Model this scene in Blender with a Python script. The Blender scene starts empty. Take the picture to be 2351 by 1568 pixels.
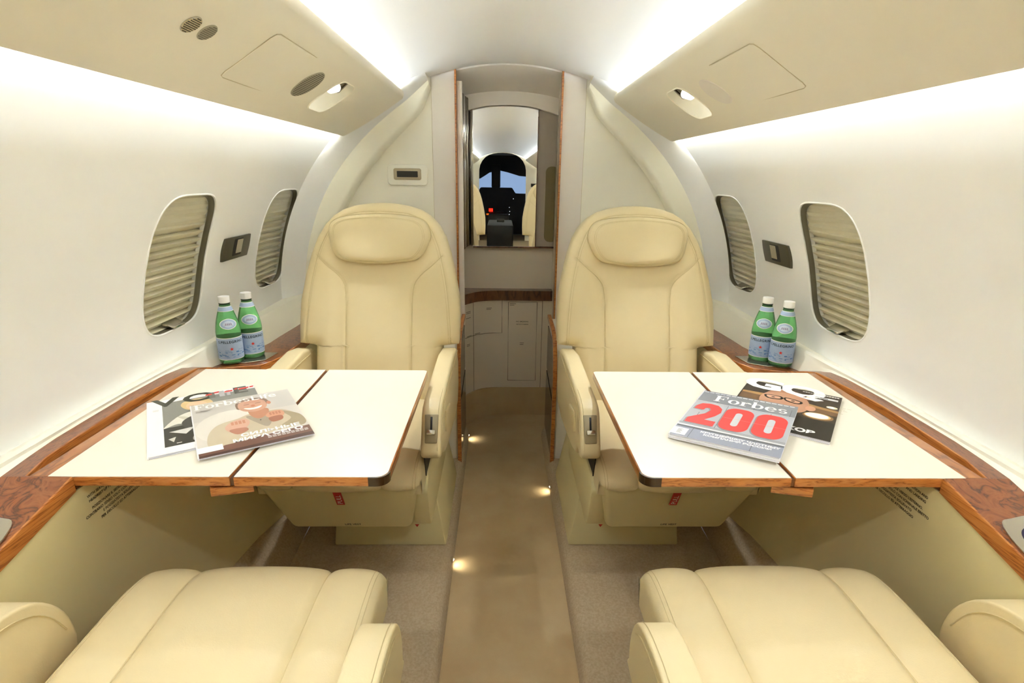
import bpy, bmesh, math, random
from math import sin, cos, pi, sqrt, radians, exp, atan2, hypot
from mathutils import Vector, Matrix
random.seed(4)
SC = bpy.context.scene
COL = SC.collection
WL = {}                                   # world location of every object that can be a parent


# ------------------------------------------------------------------ materials
def lin(h):
    h = h.lstrip('#')
    r = []
    for i in (0, 2, 4):
        c = int(h[i:i + 2], 16) / 255
        r.append(c / 12.92 if c <= .04045 else ((c + .055) / 1.055) ** 2.4)
    return (r[0], r[1], r[2], 1)


MATS = {}


def pm(name, colour, rough=.5, metal=0, spec=.5, coat=0, emit=0, bump=None, vary=None, sheen=0, trans=0, ior=1.45):
    """plain surface; bump = (scale, strength), vary = (scale, second colour, amount)"""
    if name in MATS:
        return MATS[name]
    m = bpy.data.materials.new(name)
    m.use_nodes = True
    nt = m.node_tree
    b = nt.nodes['Principled BSDF']
    c = lin(colour)
    b.inputs['Base Color'].default_value = c
    b.inputs['Roughness'].default_value = rough
    b.inputs['Metallic'].default_value = metal
    b.inputs['Specular IOR Level'].default_value = spec
    b.inputs['Coat Weight'].default_value = coat
    b.inputs['Coat Roughness'].default_value = .06
    b.inputs['IOR'].default_value = ior
    b.inputs['Transmission Weight'].default_value = trans
    b.inputs['Sheen Weight'].default_value = sheen
    if emit:
        b.inputs['Emission Color'].default_value = c
        b.inputs['Emission Strength'].default_value = emit
    if bump or vary:
        tc = nt.nodes.new('ShaderNodeTexCoord')
    if vary:
        n = nt.nodes.new('ShaderNodeTexNoise')
        n.inputs['Scale'].default_value = vary[0]
        n.inputs['Detail'].default_value = 5
        nt.links.new(tc.outputs['Object'], n.inputs['Vector'])
        r = nt.nodes.new('ShaderNodeMapRange')
        r.inputs[1].default_value = .35
        r.inputs[2].default_value = .65
        r.inputs[4].default_value = vary[2]
        nt.links.new(n.outputs[0], r.inputs[0])
        mx = nt.nodes.new('ShaderNodeMix')
        mx.data_type = 'RGBA'
        mx.inputs[6].default_value = c
        mx.inputs[7].default_value = lin(vary[1])
        nt.links.new(r.outputs[0], mx.inputs[0])
        nt.links.new(mx.outputs[2], b.inputs['Base Color'])
    if bump:
        n = nt.nodes.new('ShaderNodeTexNoise')
        n.inputs['Scale'].default_value = bump[0]
        n.inputs['Detail'].default_value = 4
        nt.links.new(tc.outputs['Object'], n.inputs['Vector'])
        bp = nt.nodes.new('ShaderNodeBump')
        bp.inputs['Strength'].default_value = bump[1]
        bp.inputs['Distance'].default_value = .002
        nt.links.new(n.outputs[0], bp.inputs['Height'])
        nt.links.new(bp.outputs[0], b.inputs['Normal'])
    MATS[name] = m
    return m


def wood(name, c0, c1, c2, scale, stretch, dist, rough=.28, coat=.6):
    if name in MATS:
        return MATS[name]
    m = bpy.data.materials.new(name)
    m.use_nodes = True
    nt = m.node_tree
    b = nt.nodes['Principled BSDF']
    tc = nt.nodes.new('ShaderNodeTexCoord')
    mp = nt.nodes.new('ShaderNodeMapping')
    mp.inputs['Scale'].default_value = stretch
    nt.links.new(tc.outputs['Object'], mp.inputs['Vector'])
    n0 = nt.nodes.new('ShaderNodeTexNoise')
    n0.inputs['Scale'].default_value = scale
    n0.inputs['Detail'].default_value = 8
    n0.inputs['Distortion'].default_value = dist
    nt.links.new(mp.outputs[0], n0.inputs['Vector'])
    w = nt.nodes.new('ShaderNodeMath')
    w.operation = 'MULTIPLY'
    w.inputs[1].default_value = 9
    nt.links.new(n0.outputs[0], w.inputs[0])
    pp = nt.nodes.new('ShaderNodeMath')
    pp.operation = 'PINGPONG'
    pp.inputs[1].default_value = 1
    nt.links.new(w.outputs[0], pp.inputs[0])
    r = nt.nodes.new('ShaderNodeValToRGB')
    e = r.color_ramp.elements
    e[0].position = .0
    e[0].color = lin(c0)
    e[1].position = 1
    e[1].color = lin(c2)
    q = e.new(.3)
    q.color = lin(c1)
    nt.links.new(pp.outputs[0], r.inputs[0])
    nt.links.new(r.outputs[0], b.inputs['Base Color'])
    b.inputs['Roughness'].default_value = rough
    b.inputs['Coat Weight'].default_value = coat
    b.inputs['Coat Roughness'].default_value = .08
    MATS[name] = m
    return m


LEATHER = pm('cream_leather', '#DECEA5', .42, spec=.5, bump=(420, .10), vary=(5, '#D8C79B', .5))
THREAD = pm('leather_seam', '#D0BF94', .8)
SHELL = pm('seat_plastic', '#D8CC9C', .5, spec=.35)
WALL = pm('wall_panel', '#EEEFEE', .42, spec=.35, bump=(300, .02))
CREAM = pm('cream_panel', '#F1EFE2', .5, spec=.35)
PSU = pm('overhead_cream', '#F0EBDB', .55, spec=.3)
CEIL = pm('ceiling_panel', '#EFEFEE', .36, spec=.45)
LOWER = pm('lower_panel', '#DCD0A0', .32, spec=.45)
BULK = pm('bulkhead_cream', '#F1EEDF', .55, spec=.3)
POST = pm('door_jamb_white', '#E9E3DA', .45, spec=.35)
LAV = pm('lavatory_laminate', '#D6CBB8', .4, spec=.35)
WOODE = wood('edge_veneer', '#84481C', '#AE682C', '#BC7A3C', 9, (2, .6, 14), .3)
WOODY = wood('ledge_veneer', '#5E2E12', '#7E431C', '#8C5026', 8, (16, 3.2, 1), .8)
BURL = wood('burl_veneer', '#4E240C', '#82441A', '#96562A', 7, (3, 2.6, 1), 1.6)
WOODD = wood('dark_veneer', '#3E2210', '#5A331A', '#6C4426', 9, (3, 3, 1), .4)
LAMIN = pm('table_laminate', '#EDE9DC', .26, spec=.55)
CARPET = pm('carpet', '#BDAA8C', .95, spec=.1, bump=(700, .5), vary=(180, '#A4906E', .6), sheen=.0)
CARPETA = pm('aisle_carpet', '#BDA67E', .95, spec=.1, bump=(700, .5), vary=(9, '#B0956A', .55), sheen=.0)
BLACK = pm('black_plastic', '#16140F', .4)
DARKG = pm('smoked_panel', '#10120F', .12, spec=.6)
GUN = pm('bronze_plate', '#5E5A4A', .38, metal=.55)
SATIN = pm('satin_metal', '#C9C4B6', .2, metal=.9)
CHROME = pm('chrome', '#D8D8D8', .06, metal=1)
DCHROME = pm('smoky_chrome', '#8A8478', .08, metal=1)
MIRROR = pm('mirror_glass', '#F2F2F0', .0, metal=1)
GASKET = pm('window_gasket', '#6A6450', .4)
BLIND = pm('pleated_fabric', '#E6E0CA', .8, spec=.2, sheen=.2)
INKB = pm('black_ink', '#221F18', .6)
INKG = pm('grey_ink', '#6F6C60', .6)
SIGNR = pm('red_tab', '#B22012', .5)
WHITE = pm('white_plastic', '#F4F4F4', .35)
GRILLE = pm('speaker_mesh', '#A8A18C', .6)
HOLE = pm('dark_hole', '#2A2822', .8)
GROOVE = pm('panel_gap', '#C6BB9C', .8)
LED = pm('led_strip', '#FFFFFF', .5, emit=6)
BULB = pm('lamp_lens', '#FFFDF5', .5, emit=1.6)
PAPER = pm('paper_edges', '#ECEAF0', .7)


def glass_pane():
    m = bpy.data.materials.new('window_glass')
    m.use_nodes = True
    nt = m.node_tree
    nt.nodes.remove(nt.nodes['Principled BSDF'])
    t = nt.nodes.new('ShaderNodeBsdfTransparent')
    t.inputs[0].default_value = (.93, .93, .91, 1)
    g = nt.nodes.new('ShaderNodeBsdfGlossy')
    g.inputs['Roughness'].default_value = .03
    lw = nt.nodes.new('ShaderNodeLayerWeight')
    lw.inputs[0].default_value = .5
    pw = nt.nodes.new('ShaderNodeMath'); pw.operation = 'POWER'; pw.inputs[1].default_value = 5
    nt.links.new(lw.outputs['Facing'], pw.inputs[0])
    f = nt.nodes.new('ShaderNodeMath'); f.operation = 'MULTIPLY_ADD'; f.inputs[1].default_value = .6; f.inputs[2].default_value = .05
    nt.links.new(pw.outputs[0], f.inputs[0])
    x = nt.nodes.new('ShaderNodeMixShader')
    nt.links.new(f.outputs[0], x.inputs[0])
    nt.links.new(t.outputs[0], x.inputs[1])
    nt.links.new(g.outputs[0], x.inputs[2])
    nt.links.new(x.outputs[0], nt.nodes['Material Output'].inputs[0])
    return m


PANE = glass_pane()


# ------------------------------------------------------------------ object helpers
def wl(p):
    return WL[p.name] if p else Vector((0, 0, 0))


def tag(o, label=None, cat=None, group=None, kind=None):
    if label: o['label'] = label
    if cat: o['category'] = cat
    if group: o['group'] = group
    if kind: o['kind'] = kind
    return o


def root(name, loc, label, cat, group=None):
    o = bpy.data.objects.new(name, None)
    o.empty_display_size = .05
    COL.objects.link(o)
    o.location = loc
    WL[o.name] = Vector(loc)
    return tag(o, label, cat, group)


def mk(name, verts, faces, mat, parent=None, smooth=True, ang=38, fmat=None, at0=False, recalc=True):
    """ONE mesh object from world-space vertices; mat may be a list with fmat giving a slot per face"""
    L = wl(parent)
    if parent is None and not at0:
        xs = [v[0] for v in verts]; ys = [v[1] for v in verts]; zs = [v[2] for v in verts]
        L = Vector(((min(xs) + max(xs)) / 2, (min(ys) + max(ys)) / 2, min(zs)))
    me = bpy.data.meshes.new(name)
    me.from_pydata([(v[0] - L[0], v[1] - L[1], v[2] - L[2]) for v in verts], [], faces)
    ms = mat if isinstance(mat, (list, tuple)) else [mat]
    for m in ms:
        me.materials.append(m)
    if fmat:
        me.polygons.foreach_set('material_index', fmat)
    if recalc:
        bm = bmesh.new(); bm.from_mesh(me)
        bmesh.ops.recalc_face_normals(bm, faces=bm.faces)
        bm.to_mesh(me); bm.free()
    me.validate()
    me.update()
    if smooth:
        me.polygons.foreach_set('use_smooth', [True] * len(me.polygons))
        me.set_sharp_from_angle(angle=radians(ang))
    o = bpy.data.objects.new(name, me)
    COL.objects.link(o)
    if parent:
        o.parent = parent
        WL[o.name] = wl(parent)
    else:
        o.location = L
        WL[o.name] = Vector(L)
    return o


def struct(o):
    o['kind'] = 'structure'
    return o


class MB:
    """collects pieces of ONE mesh"""
    def __init__(s):
        s.v = []; s.f = []; s.m = []

    def add(s, v, f, m=0):
        n = len(s.v)
        s.v += [tuple(p) for p in v]
        s.f += [tuple(i + n for i in q) for q in f]
        s.m += [m] * len(f)
        return s

    def build(s, name, mat, parent=None, **k):
        return mk(name, s.v, s.f, mat, parent, fmat=s.m if isinstance(mat, (list, tuple)) else None, **k)


def loft(rings, closed=True, cap=True):
    n = len(rings[0])
    v = [p for r in rings for p in r]
    f = []
    m = n if closed else n - 1
    for i in range(len(rings) - 1):
        for j in range(m):
            k = (j + 1) % n
            f.append((i * n + j, i * n + k, (i + 1) * n + k, (i + 1) * n + j))
    if cap and closed:
        f.append(tuple(range(n - 1, -1, -1)))
        f.append(tuple((len(rings) - 1) * n + j for j in range(n)))
    return v, f


def bev(v, f, w, seg=3, ang=30):
    bm = bmesh.new()
    vs = [bm.verts.new(p) for p in v]
    for q in f:
        try: bm.faces.new([vs[i] for i in q])
        except ValueError: pass
    bmesh.ops.recalc_face_normals(bm, faces=bm.faces)
    ed = [e for e in bm.edges if len(e.link_faces) == 2 and e.calc_face_angle(0) > radians(ang)]
    bmesh.ops.bevel(bm, geom=ed, offset=w, segments=seg, profile=.5, affect='EDGES', clamp_overlap=True)
    bm.verts.index_update()
    vv = [tuple(p.co) for p in bm.verts]
    ff = [tuple(p.index for p in q.verts) for q in bm.faces]
    bm.free()
    return vv, ff


def box(x0, x1, y0, y1, z0, z1, w=0, seg=2):
    v = [(x0, y0, z0), (x1, y0, z0), (x1, y1, z0), (x0, y1, z0), (x0, y0, z1), (x1, y0, z1), (x1, y1, z1), (x0, y1, z1)]
    f = [(0, 3, 2, 1), (4, 5, 6, 7), (0, 1, 5, 4), (1, 2, 6, 5), (2, 3, 7, 6), (3, 0, 4, 7)]
    return bev(v, f, w, seg) if w else (v, f)


def prism(pts, d0, d1, fn, w=0, seg=2):
    """polygon pts (p, q) swept from d0 to d1; fn(p, q, d) -> xyz"""
    n = len(pts)
    v = [fn(p, q, d0) for p, q in pts] + [fn(p, q, d1) for p, q in pts]
    f = [tuple(range(n))[::-1], tuple(range(n, 2 * n))] + [(i, (i + 1) % n, n + (i + 1) % n, n + i) for i in range(n)]
    return bev(v, f, w, seg) if w else (v, f)


def tube(path, r, n=6, closed=False):
    P = [Vector(p) for p in path]
    rings = []
    N = len(P)
    for i, p in enumerate(P):
        a = P[(i - 1) % N] if (closed or i > 0) else p
        b = P[(i + 1) % N] if (closed or i < N - 1) else p
        t = (b - a).normalized()
        u = t.cross(Vector((0, 0, 1)))
        if u.length < .1: u = t.cross(Vector((1, 0, 0)))
        u.normalize()
        w = t.cross(u)
        rings.append([tuple(p + (u * cos(2 * pi * k / n) + w * sin(2 * pi * k / n)) * r) for k in range(n)])
    if closed:
        rings.append(rings[0])
        return loft(rings, True, False)
    return loft(rings, True, True)


def lathe(prof, c, n=32):
    """prof [(r, z)] around the vertical through c"""
    return loft([[(c[0] + r * cos(2 * pi * k / n), c[1] + r * sin(2 * pi * k / n), c[2] + z) for k in range(n)] for r, z in prof])


def cyl(p0, p1, r0, r1=None, n=24):
    if r1 is None: r1 = r0
    a = Vector(p0); b = Vector(p1); t = (b - a).normalized()
    u = t.cross(Vector((0, 0, 1)))
    if u.length < .1: u = t.cross(Vector((1, 0, 0)))
    u.normalize(); w = t.cross(u)
    return loft([[tuple(q + (u * cos(2 * pi * k / n) + w * sin(2 * pi * k / n)) * r) for k in range(n)] for q, r in ((a, r0), (b, r1))])


def crom(pts, n=8, closed=False):
    """smooth curve through the points"""
    N = len(pts)
    out = []
    rng = range(N) if closed else range(N - 1)
    D = len(pts[0])
    for i in rng:
        g = lambda k: pts[k % N] if closed else pts[max(0, min(N - 1, k))]
        p0, p1, p2, p3 = g(i - 1), g(i), g(i + 1), g(i + 2)
        for k in range(n):
            t = k / n
            out.append(tuple(.5 * (2 * p1[d] + (p2[d] - p0[d]) * t + (2 * p0[d] - 5 * p1[d] + 4 * p2[d] - p3[d]) * t * t
                                   + (3 * p1[d] - p0[d] - 3 * p2[d] + p3[d]) * t ** 3) for d in range(D)))
    if not closed: out.append(tuple(pts[-1]))
    return out


def rrect(cx, cy, hx, hy, r, n=8):
    o = []
    for sx, sy, a0 in ((1, 1, 0), (-1, 1, 90), (-1, -1, 180), (1, -1, 270)):
        for k in range(n + 1):
            a = radians(a0 + 90 * k / n)
            o.append((cx + sx * (hx - r) + r * cos(a), cy + sy * (hy - r) + r * sin(a)))
    return o


def interp(tab, x):
    if x <= tab[0][0]: return tab[0][1:]
    for a, b in zip(tab, tab[1:]):
        if x <= b[0]:
            t = (x - a[0]) / (b[0] - a[0] or 1)
            return tuple(p + (q - p) * t for p, q in zip(a[1:], b[1:]))
    return tab[-1][1:]


def cut(o, pieces):
    """cut openings out of a mesh (the cutting shapes are removed again)"""
    for v, f in pieces:
        me = bpy.data.meshes.new('c'); L = WL[o.name]
        me.from_pydata([(p[0] - L[0], p[1] - L[1], p[2] - L[2]) for p in v], [], f)
        bm = bmesh.new(); bm.from_mesh(me); bmesh.ops.recalc_face_normals(bm, faces=bm.faces); bm.to_mesh(me); bm.free()
        c = bpy.data.objects.new('c', me); COL.objects.link(c); c.location = L
        m = o.modifiers.new('b', 'BOOLEAN'); m.operation = 'DIFFERENCE'; m.solver = 'EXACT'; m.object = c
        bpy.context.view_layer.update()
        new = bpy.data.meshes.new_from_object(o.evaluated_get(bpy.context.evaluated_depsgraph_get()))
        o.modifiers.clear()
        o.data = new
        bpy.data.objects.remove(c); bpy.data.meshes.remove(me)
    o.data.polygons.foreach_set('use_smooth', [True] * len(o.data.polygons))
    o.data.set_sharp_from_angle(angle=radians(35))


def text2d(s, size, bold=0, align='LEFT', spacing=1.0, xs=1.0):
    """outlines of a line of lettering as flat triangles: (verts2d, faces)"""
    c = bpy.data.curves.new('t', 'FONT')
    c.body = s; c.size = size; c.align_x = align; c.offset = bold * size; c.space_character = spacing; c.resolution_u = 3
    o = bpy.data.objects.new('t', c); COL.objects.link(o)
    bpy.context.view_layer.update()
    me = bpy.data.meshes.new_from_object(o.evaluated_get(bpy.context.evaluated_depsgraph_get()))
    v = [(p.co.x * xs, p.co.y) for p in me.vertices]
    f = [tuple(p.vertices) for p in me.polygons]
    bpy.data.objects.remove(o); bpy.data.curves.remove(c); bpy.data.meshes.remove(me)
    return v, f


def txt(mb, s, size, O, U, W, m=0, **k):
    """lettering laid on the plane O + x U + y W"""
    v, f = text2d(s, size, **k)
    O, U, W = Vector(O), Vector(U), Vector(W)
    mb.add([tuple(O + U * x + W * y) for x, y in v], f, m)


# ------------------------------------------------------------------ cabin section
R, ZC = .935, .66
def wx(z, off=0): return sqrt(max(0, (R + off) ** 2 - (z - ZC) ** 2))
YF, YA = -5.0, 2.33                         # forward divider, end of the side panels
SIDES = (('left', -1), ('right', 1))

# floor: sunken aisle with two raised sides
mb = MB(); mb.add(*box(-.6, .6, YF - 1.6, 2.60, -.03, 0))
struct(mb.build('floor', CARPETA, smooth=False))
for nm, s in SIDES:
    prof = [(.168, -.02), (.170, .0), (.176, .03), (.184, .043), (.198, .050), (.655, .050), (.655, -.02)]
    v, f = loft([[(s * x, y, z) for x, z in prof] for y in (YF, 2.34)])
    struct(mk('floor_side_' + nm, v, f, CARPET))
    # carpeted sill rising to the side panel
    st = [(YF, .650, .765), (.9, .650, .765), (1.25, .650, .755), (1.38, .651, .726), (1.5, .655, .69), (1.75, .66, .685), (2.34, .66, .685)]
    v, f = loft([[(s * a, y, .05), (s * (a + .004), y, .056), (s * (b - .012), y, .146), (s * b, y, .152), (s * (b + .05), y, .15), (s * (b + .05), y, .03)] for y, a, b in st])
    struct(mk('baseboard_' + nm, v, f, CARPET))

# side walls with window openings
WINY = (1.475, 2.12)
def oval(yc, hx, hz, n=4.2):
    P = []
    for k in range(56):
        a = 2 * pi * k / 56
        P.append((yc + hx * math.copysign(abs(cos(a)) ** (2 / n), cos(a)), .935 + hz * math.copysign(abs(sin(a)) ** (2 / n), sin(a))))
    return P
n_win = 0
for nm, s in SIDES:
    th1 = math.asin((1.40 - ZC) / R)
    ths = [-.12 + (th1 + .12) * k / 30 for k in range(31)]
    ys = [YF, -3, -1.2, -.4, .4, 1.0, 1.2, 1.7, 1.85, 2.33]
    n = len(ths)
    rings = []
    for y in ys:
        rings.append([(s * R * cos(t), y, ZC + R * sin(t)) for t in ths] + [(s * (R + .032) * cos(t), y, ZC + (R + .032) * sin(t)) for t in reversed(ths)])
    v, f = loft(rings)
    w = struct(mk('wall_' + nm, v, f, WALL))
    cuts = []
    for yc in WINY:
        cuts.append(prism(oval(yc, .143, .182), .6, 1.2, lambda p, q, d: (s * d, p, q)))
    cut(w, cuts)
    for yc in WINY:
        n_win += 1
        e = bpy.data.objects.new('window_%d' % n_win, None)
        COL.objects.link(e); e.location = (s * .93, yc, .75); e.empty_display_size = .05
        WL[e.name] = Vector(e.location)
        e['kind'] = 'structure'
        ol = oval(yc, .1425, .1815)
        # rolled lip round the opening
        v, f = tube([(s * (wx(q) + .0006), p, q) for p, q in ol], .0028, 8, True)
        mk('frame', v, f, WALL, e)
        # dark reveal
        rg = []
        for d, k in ((.004, .995), (.008, .988), (.019, .978)):
            rg.append([(s * (wx(q, d)), yc + (p - yc) * k, .935 + (q - .935) * k) for p, q in ol])
        v, f = loft(rg, True, False)
        mk('gasket', v, f, GASKET, e, recalc=False)
        # pane
        zz = [.745 + .38 * k / 12 for k in range(13)]
        v, f = loft([[(s * wx(z, .012), yc + dy, z) for z in zz] for dy in (-.15, .15)], False, False)
        mk('pane', v, f, PANE, e)
        # pleated blind
        pts = []
        z = .742; up = 0
        while z < 1.13:
            big = z < 1.035
            pts.append((z, 0 if up else (.022 if big else .005)))
            z += (.0085 if not up else .0125) if 0 else ((.005 if up else .0160) if big else .010)
            up = 1 - up
        v, f = loft([[(s * (wx(z, .0195) + a), yc + dy, z) for z, a in pts] for dy in (-.165, .165)], False, False)
        mk('pleated_blind', v, f, BLIND, e, smooth=False)
        # metal pull at the foot of the blind
        c = []
        for dy, dx, dz in ((-.022, -.012, .0), (.03, -.012, .0), (.04, .02, .012), (-.03, .02, .012)):
            c.append((s * (wx(.765) + dx + .006), yc + .01 + dy, .757 + dz))
        v = c + [(p[0], p[1], p[2] + .007) for p in c]
        v, f = bev(v, [(0, 1, 2, 3), (7, 6, 5, 4), (0, 1, 5, 4), (1, 2, 6, 5), (2, 3, 7, 6), (3, 0, 4, 7)], .0025, 2)
        mk('blind_pull', v, f, SATIN, e)

# headliner
xs = [-.47 + .94 * k / 32 for k in range(33)]
def cz(x): return ZC + sqrt(R * R - x * x)
rings = [[(x, y, cz(x)) for x in xs] + [(x, y, cz(x) + .03) for x in reversed(xs)] for y in (YF, -1, 0, 1, 2.34)]
v, f = loft(rings)
struct(mk('ceiling', v, f, CEIL))

# dado strip between ledge and wall
DADO = [(YF, .87, .59, .902), (.5, .87, .59, .902), (.60, .87, .61, .902), (.72, .872, .638, .902), (.83, .872, .664, .902), (.94, .888, .668, .903), (1.06, .897, .67, .905), (1.2, .899, .67, .905),
        (1.34, .888, .668, .90), (1.40, .872, .664, .895), (1.47, .882, .63, .893), (1.55, .872, .615, .890), (1.68, .815, .615, .885), (2.0, .79, .615, .872), (2.33, .785, .615, .862)]
LEDGE = [(YF, .757, .88, .60), (.50, .757, .88, .600), (.54, .757, .88, .6045), (.60, .757, .885, .6176), (.688, .757, .885, .637), (.80, .757, .885, .6616), (.838, .757, .885, .67), (.8405, .836, .885, .67), (.906, .854, .9, .67), (.977, .8585, .91, .67),
         (1.054, .862, .91, .67), (1.162, .866, .91, .67), (1.242, .859, .905, .67), (1.34, .846, .895, .67), (1.388, .838, .89, .67), (1.44, .836, .89, .655), (1.53, .834, .89, .622), (1.56, .748, .89, .62),
         (1.60, .728, .87, .62), (1.635, .716, .85, .62), (1.785, .707, .83, .62), (2.33, .70, .80, .62)]
for nm, s in SIDES:
    rings = []
    for y, xo, zo, xt in DADO:
        rings.append([(s * xo, y, zo - .02), (s * xo, y, zo), (s * (xo + (xt - xo) * .8), y, .660 + (.0 if zo < .65 else .012)), (s * (xt - .004), y, .679), (s * (xt + .002), y, .684), (s * (xt + .012), y, .683), (s * .937, y, .672), (s * .937, y, zo - .02)])
    v, f = loft(rings)
    tag(mk('dado_rail', v, f, CREAM), 'cream dado rail along the %s side wall above the wood ledge' % nm, 'rail')
    lg = root('side_ledge', (s * .85, .6, .6), 'burl wood side ledge along the %s wall around its folding table' % nm, 'ledge')
    tp = MB(); ed = MB()
    top = []; face = []
    for y, xi, xo, z in LEDGE:
        xo = interp([q[:2] for q in DADO], y)[0] + .004
        top.append([(s * (xi + .0035), y, z), (s * xo, y, z), (s * xo, y, z - .012), (s * (xi + .0035), y, z - .012)])
        face.append([(s * xi, y, z - .028), (s * xi, y, z - .0035), (s * (xi + .001), y, z - .001), (s * (xi + .0035), y, z), (s * (xi + .02), y, z - .006), (s * (xi + .02), y, z - .028)])
    near = [i for i, q in enumerate(LEDGE) if q[0] < .84]
    v, f = loft([top[i] for i in near]); mk('near_top', v, f, BURL, lg)
    v, f = loft([top[i] for i in range(near[-1], len(LEDGE))]); mk('wall_top', v, f, WOODY, lg)
    v, f = loft(face); mk('edge_band', v, f, WOODE, lg)
    v, f = box(s * .760, s * .872, .843, 1.388, .6425, .6515); mk('table_slot', v, f, WOODD, lg)
    v, f = loft([[(s * (LX + .012), y, .6204) for LX in (interp([q[:2] for q in LEDGE], y)[0], )] + [(s * (interp([q[:2] for q in LEDGE], y)[0] + .055), y, .6204)] for y in (1.70, 1.8, 2.0, 2.3)], False, False)
    mk('inlay', v, f, BURL, lg)
    # lower side panel
    st = [(YF, .757, .765), (.50, .757, .765), (.60, .757, .765), (.70, .757, .765), (.835, .757, .765), (1.2, .758, .757), (1.38, .74, .728), (1.5, .722, .694), (1.75, .709, .687), (2.33, .703, .685)]
    rg = []
    for y, xt, xb in st:
        zt = interp([(q[0], q[3]) for q in LEDGE], y)[0] - .0285
        if .84 < y < 1.40: zt = .642
        rg.append([(s * (xt + .002), y, zt), (s * xb, y, .145), (s * (xb + .03), y, .145), (s * (xt + .032), y, zt)])
    v, f = loft(rg)
    lp = struct(mk('wall_%s_lower' % nm, v, f, LOWER))
    # printed seat notice
    t = MB()
    lines = ['SEAT MUST BE AFT FACING,', 'WITH SEATBACK IN UPRIGHT POSITION AND', 'HEADREST UP FOR TAKEOFF AND LANDING', '', "POSIZIONARE IL SEDILE VERSO L'ESTERNO,",
             'CONTRARIO SENSO VOLO CON SCHIENALE ERETTO', 'E POGGIATESTA SOLLEVATO', 'PER DECOLLO ED ATTERRAGGIO']
    for i, ln in enumerate(lines):
        if ln:
            z = .636 - i * .0098 - (.0 if i < 4 else -.004)
            txt(t, ln, .0074, (s * (.7584), .935, z - .012), (0, -s, 0), (0, 0, 1), bold=.02, align='CENTER')
    t.build('printed_notice', INKB, lp, smooth=False, recalc=False)

# wall plates between the windows
for nm, s in SIDES:
    e = root('wall_plate', (s * .89, 1.80, .90), 'bronze switch plate between the two windows of the %s wall' % nm, 'switch')
    def onw(p, q, d): return (s * (wx(q) - d), p, q)
    pts = [(1.712 - .006 * sin(pi * k / 8), .976 - .072 * k / 8) for k in range(9)] + [(1.884 + .006 * sin(pi * k / 8), .904 + .072 * k / 8) for k in range(9)]
    v, f = prism(pts, -.004, .008, onw, .002, 2); mk('plate', v, f, GUN, e)
    v, f = prism(rrect(1.80, .942, .030, .027, .004, 3), .006, .0085, onw); mk('recess', v, f, HOLE, e)
    v, f = prism(rrect(1.80 + .008, .944, .020, .022, .002, 3), .008, .010, onw); mk('button', v, f, SATIN, e)

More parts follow.
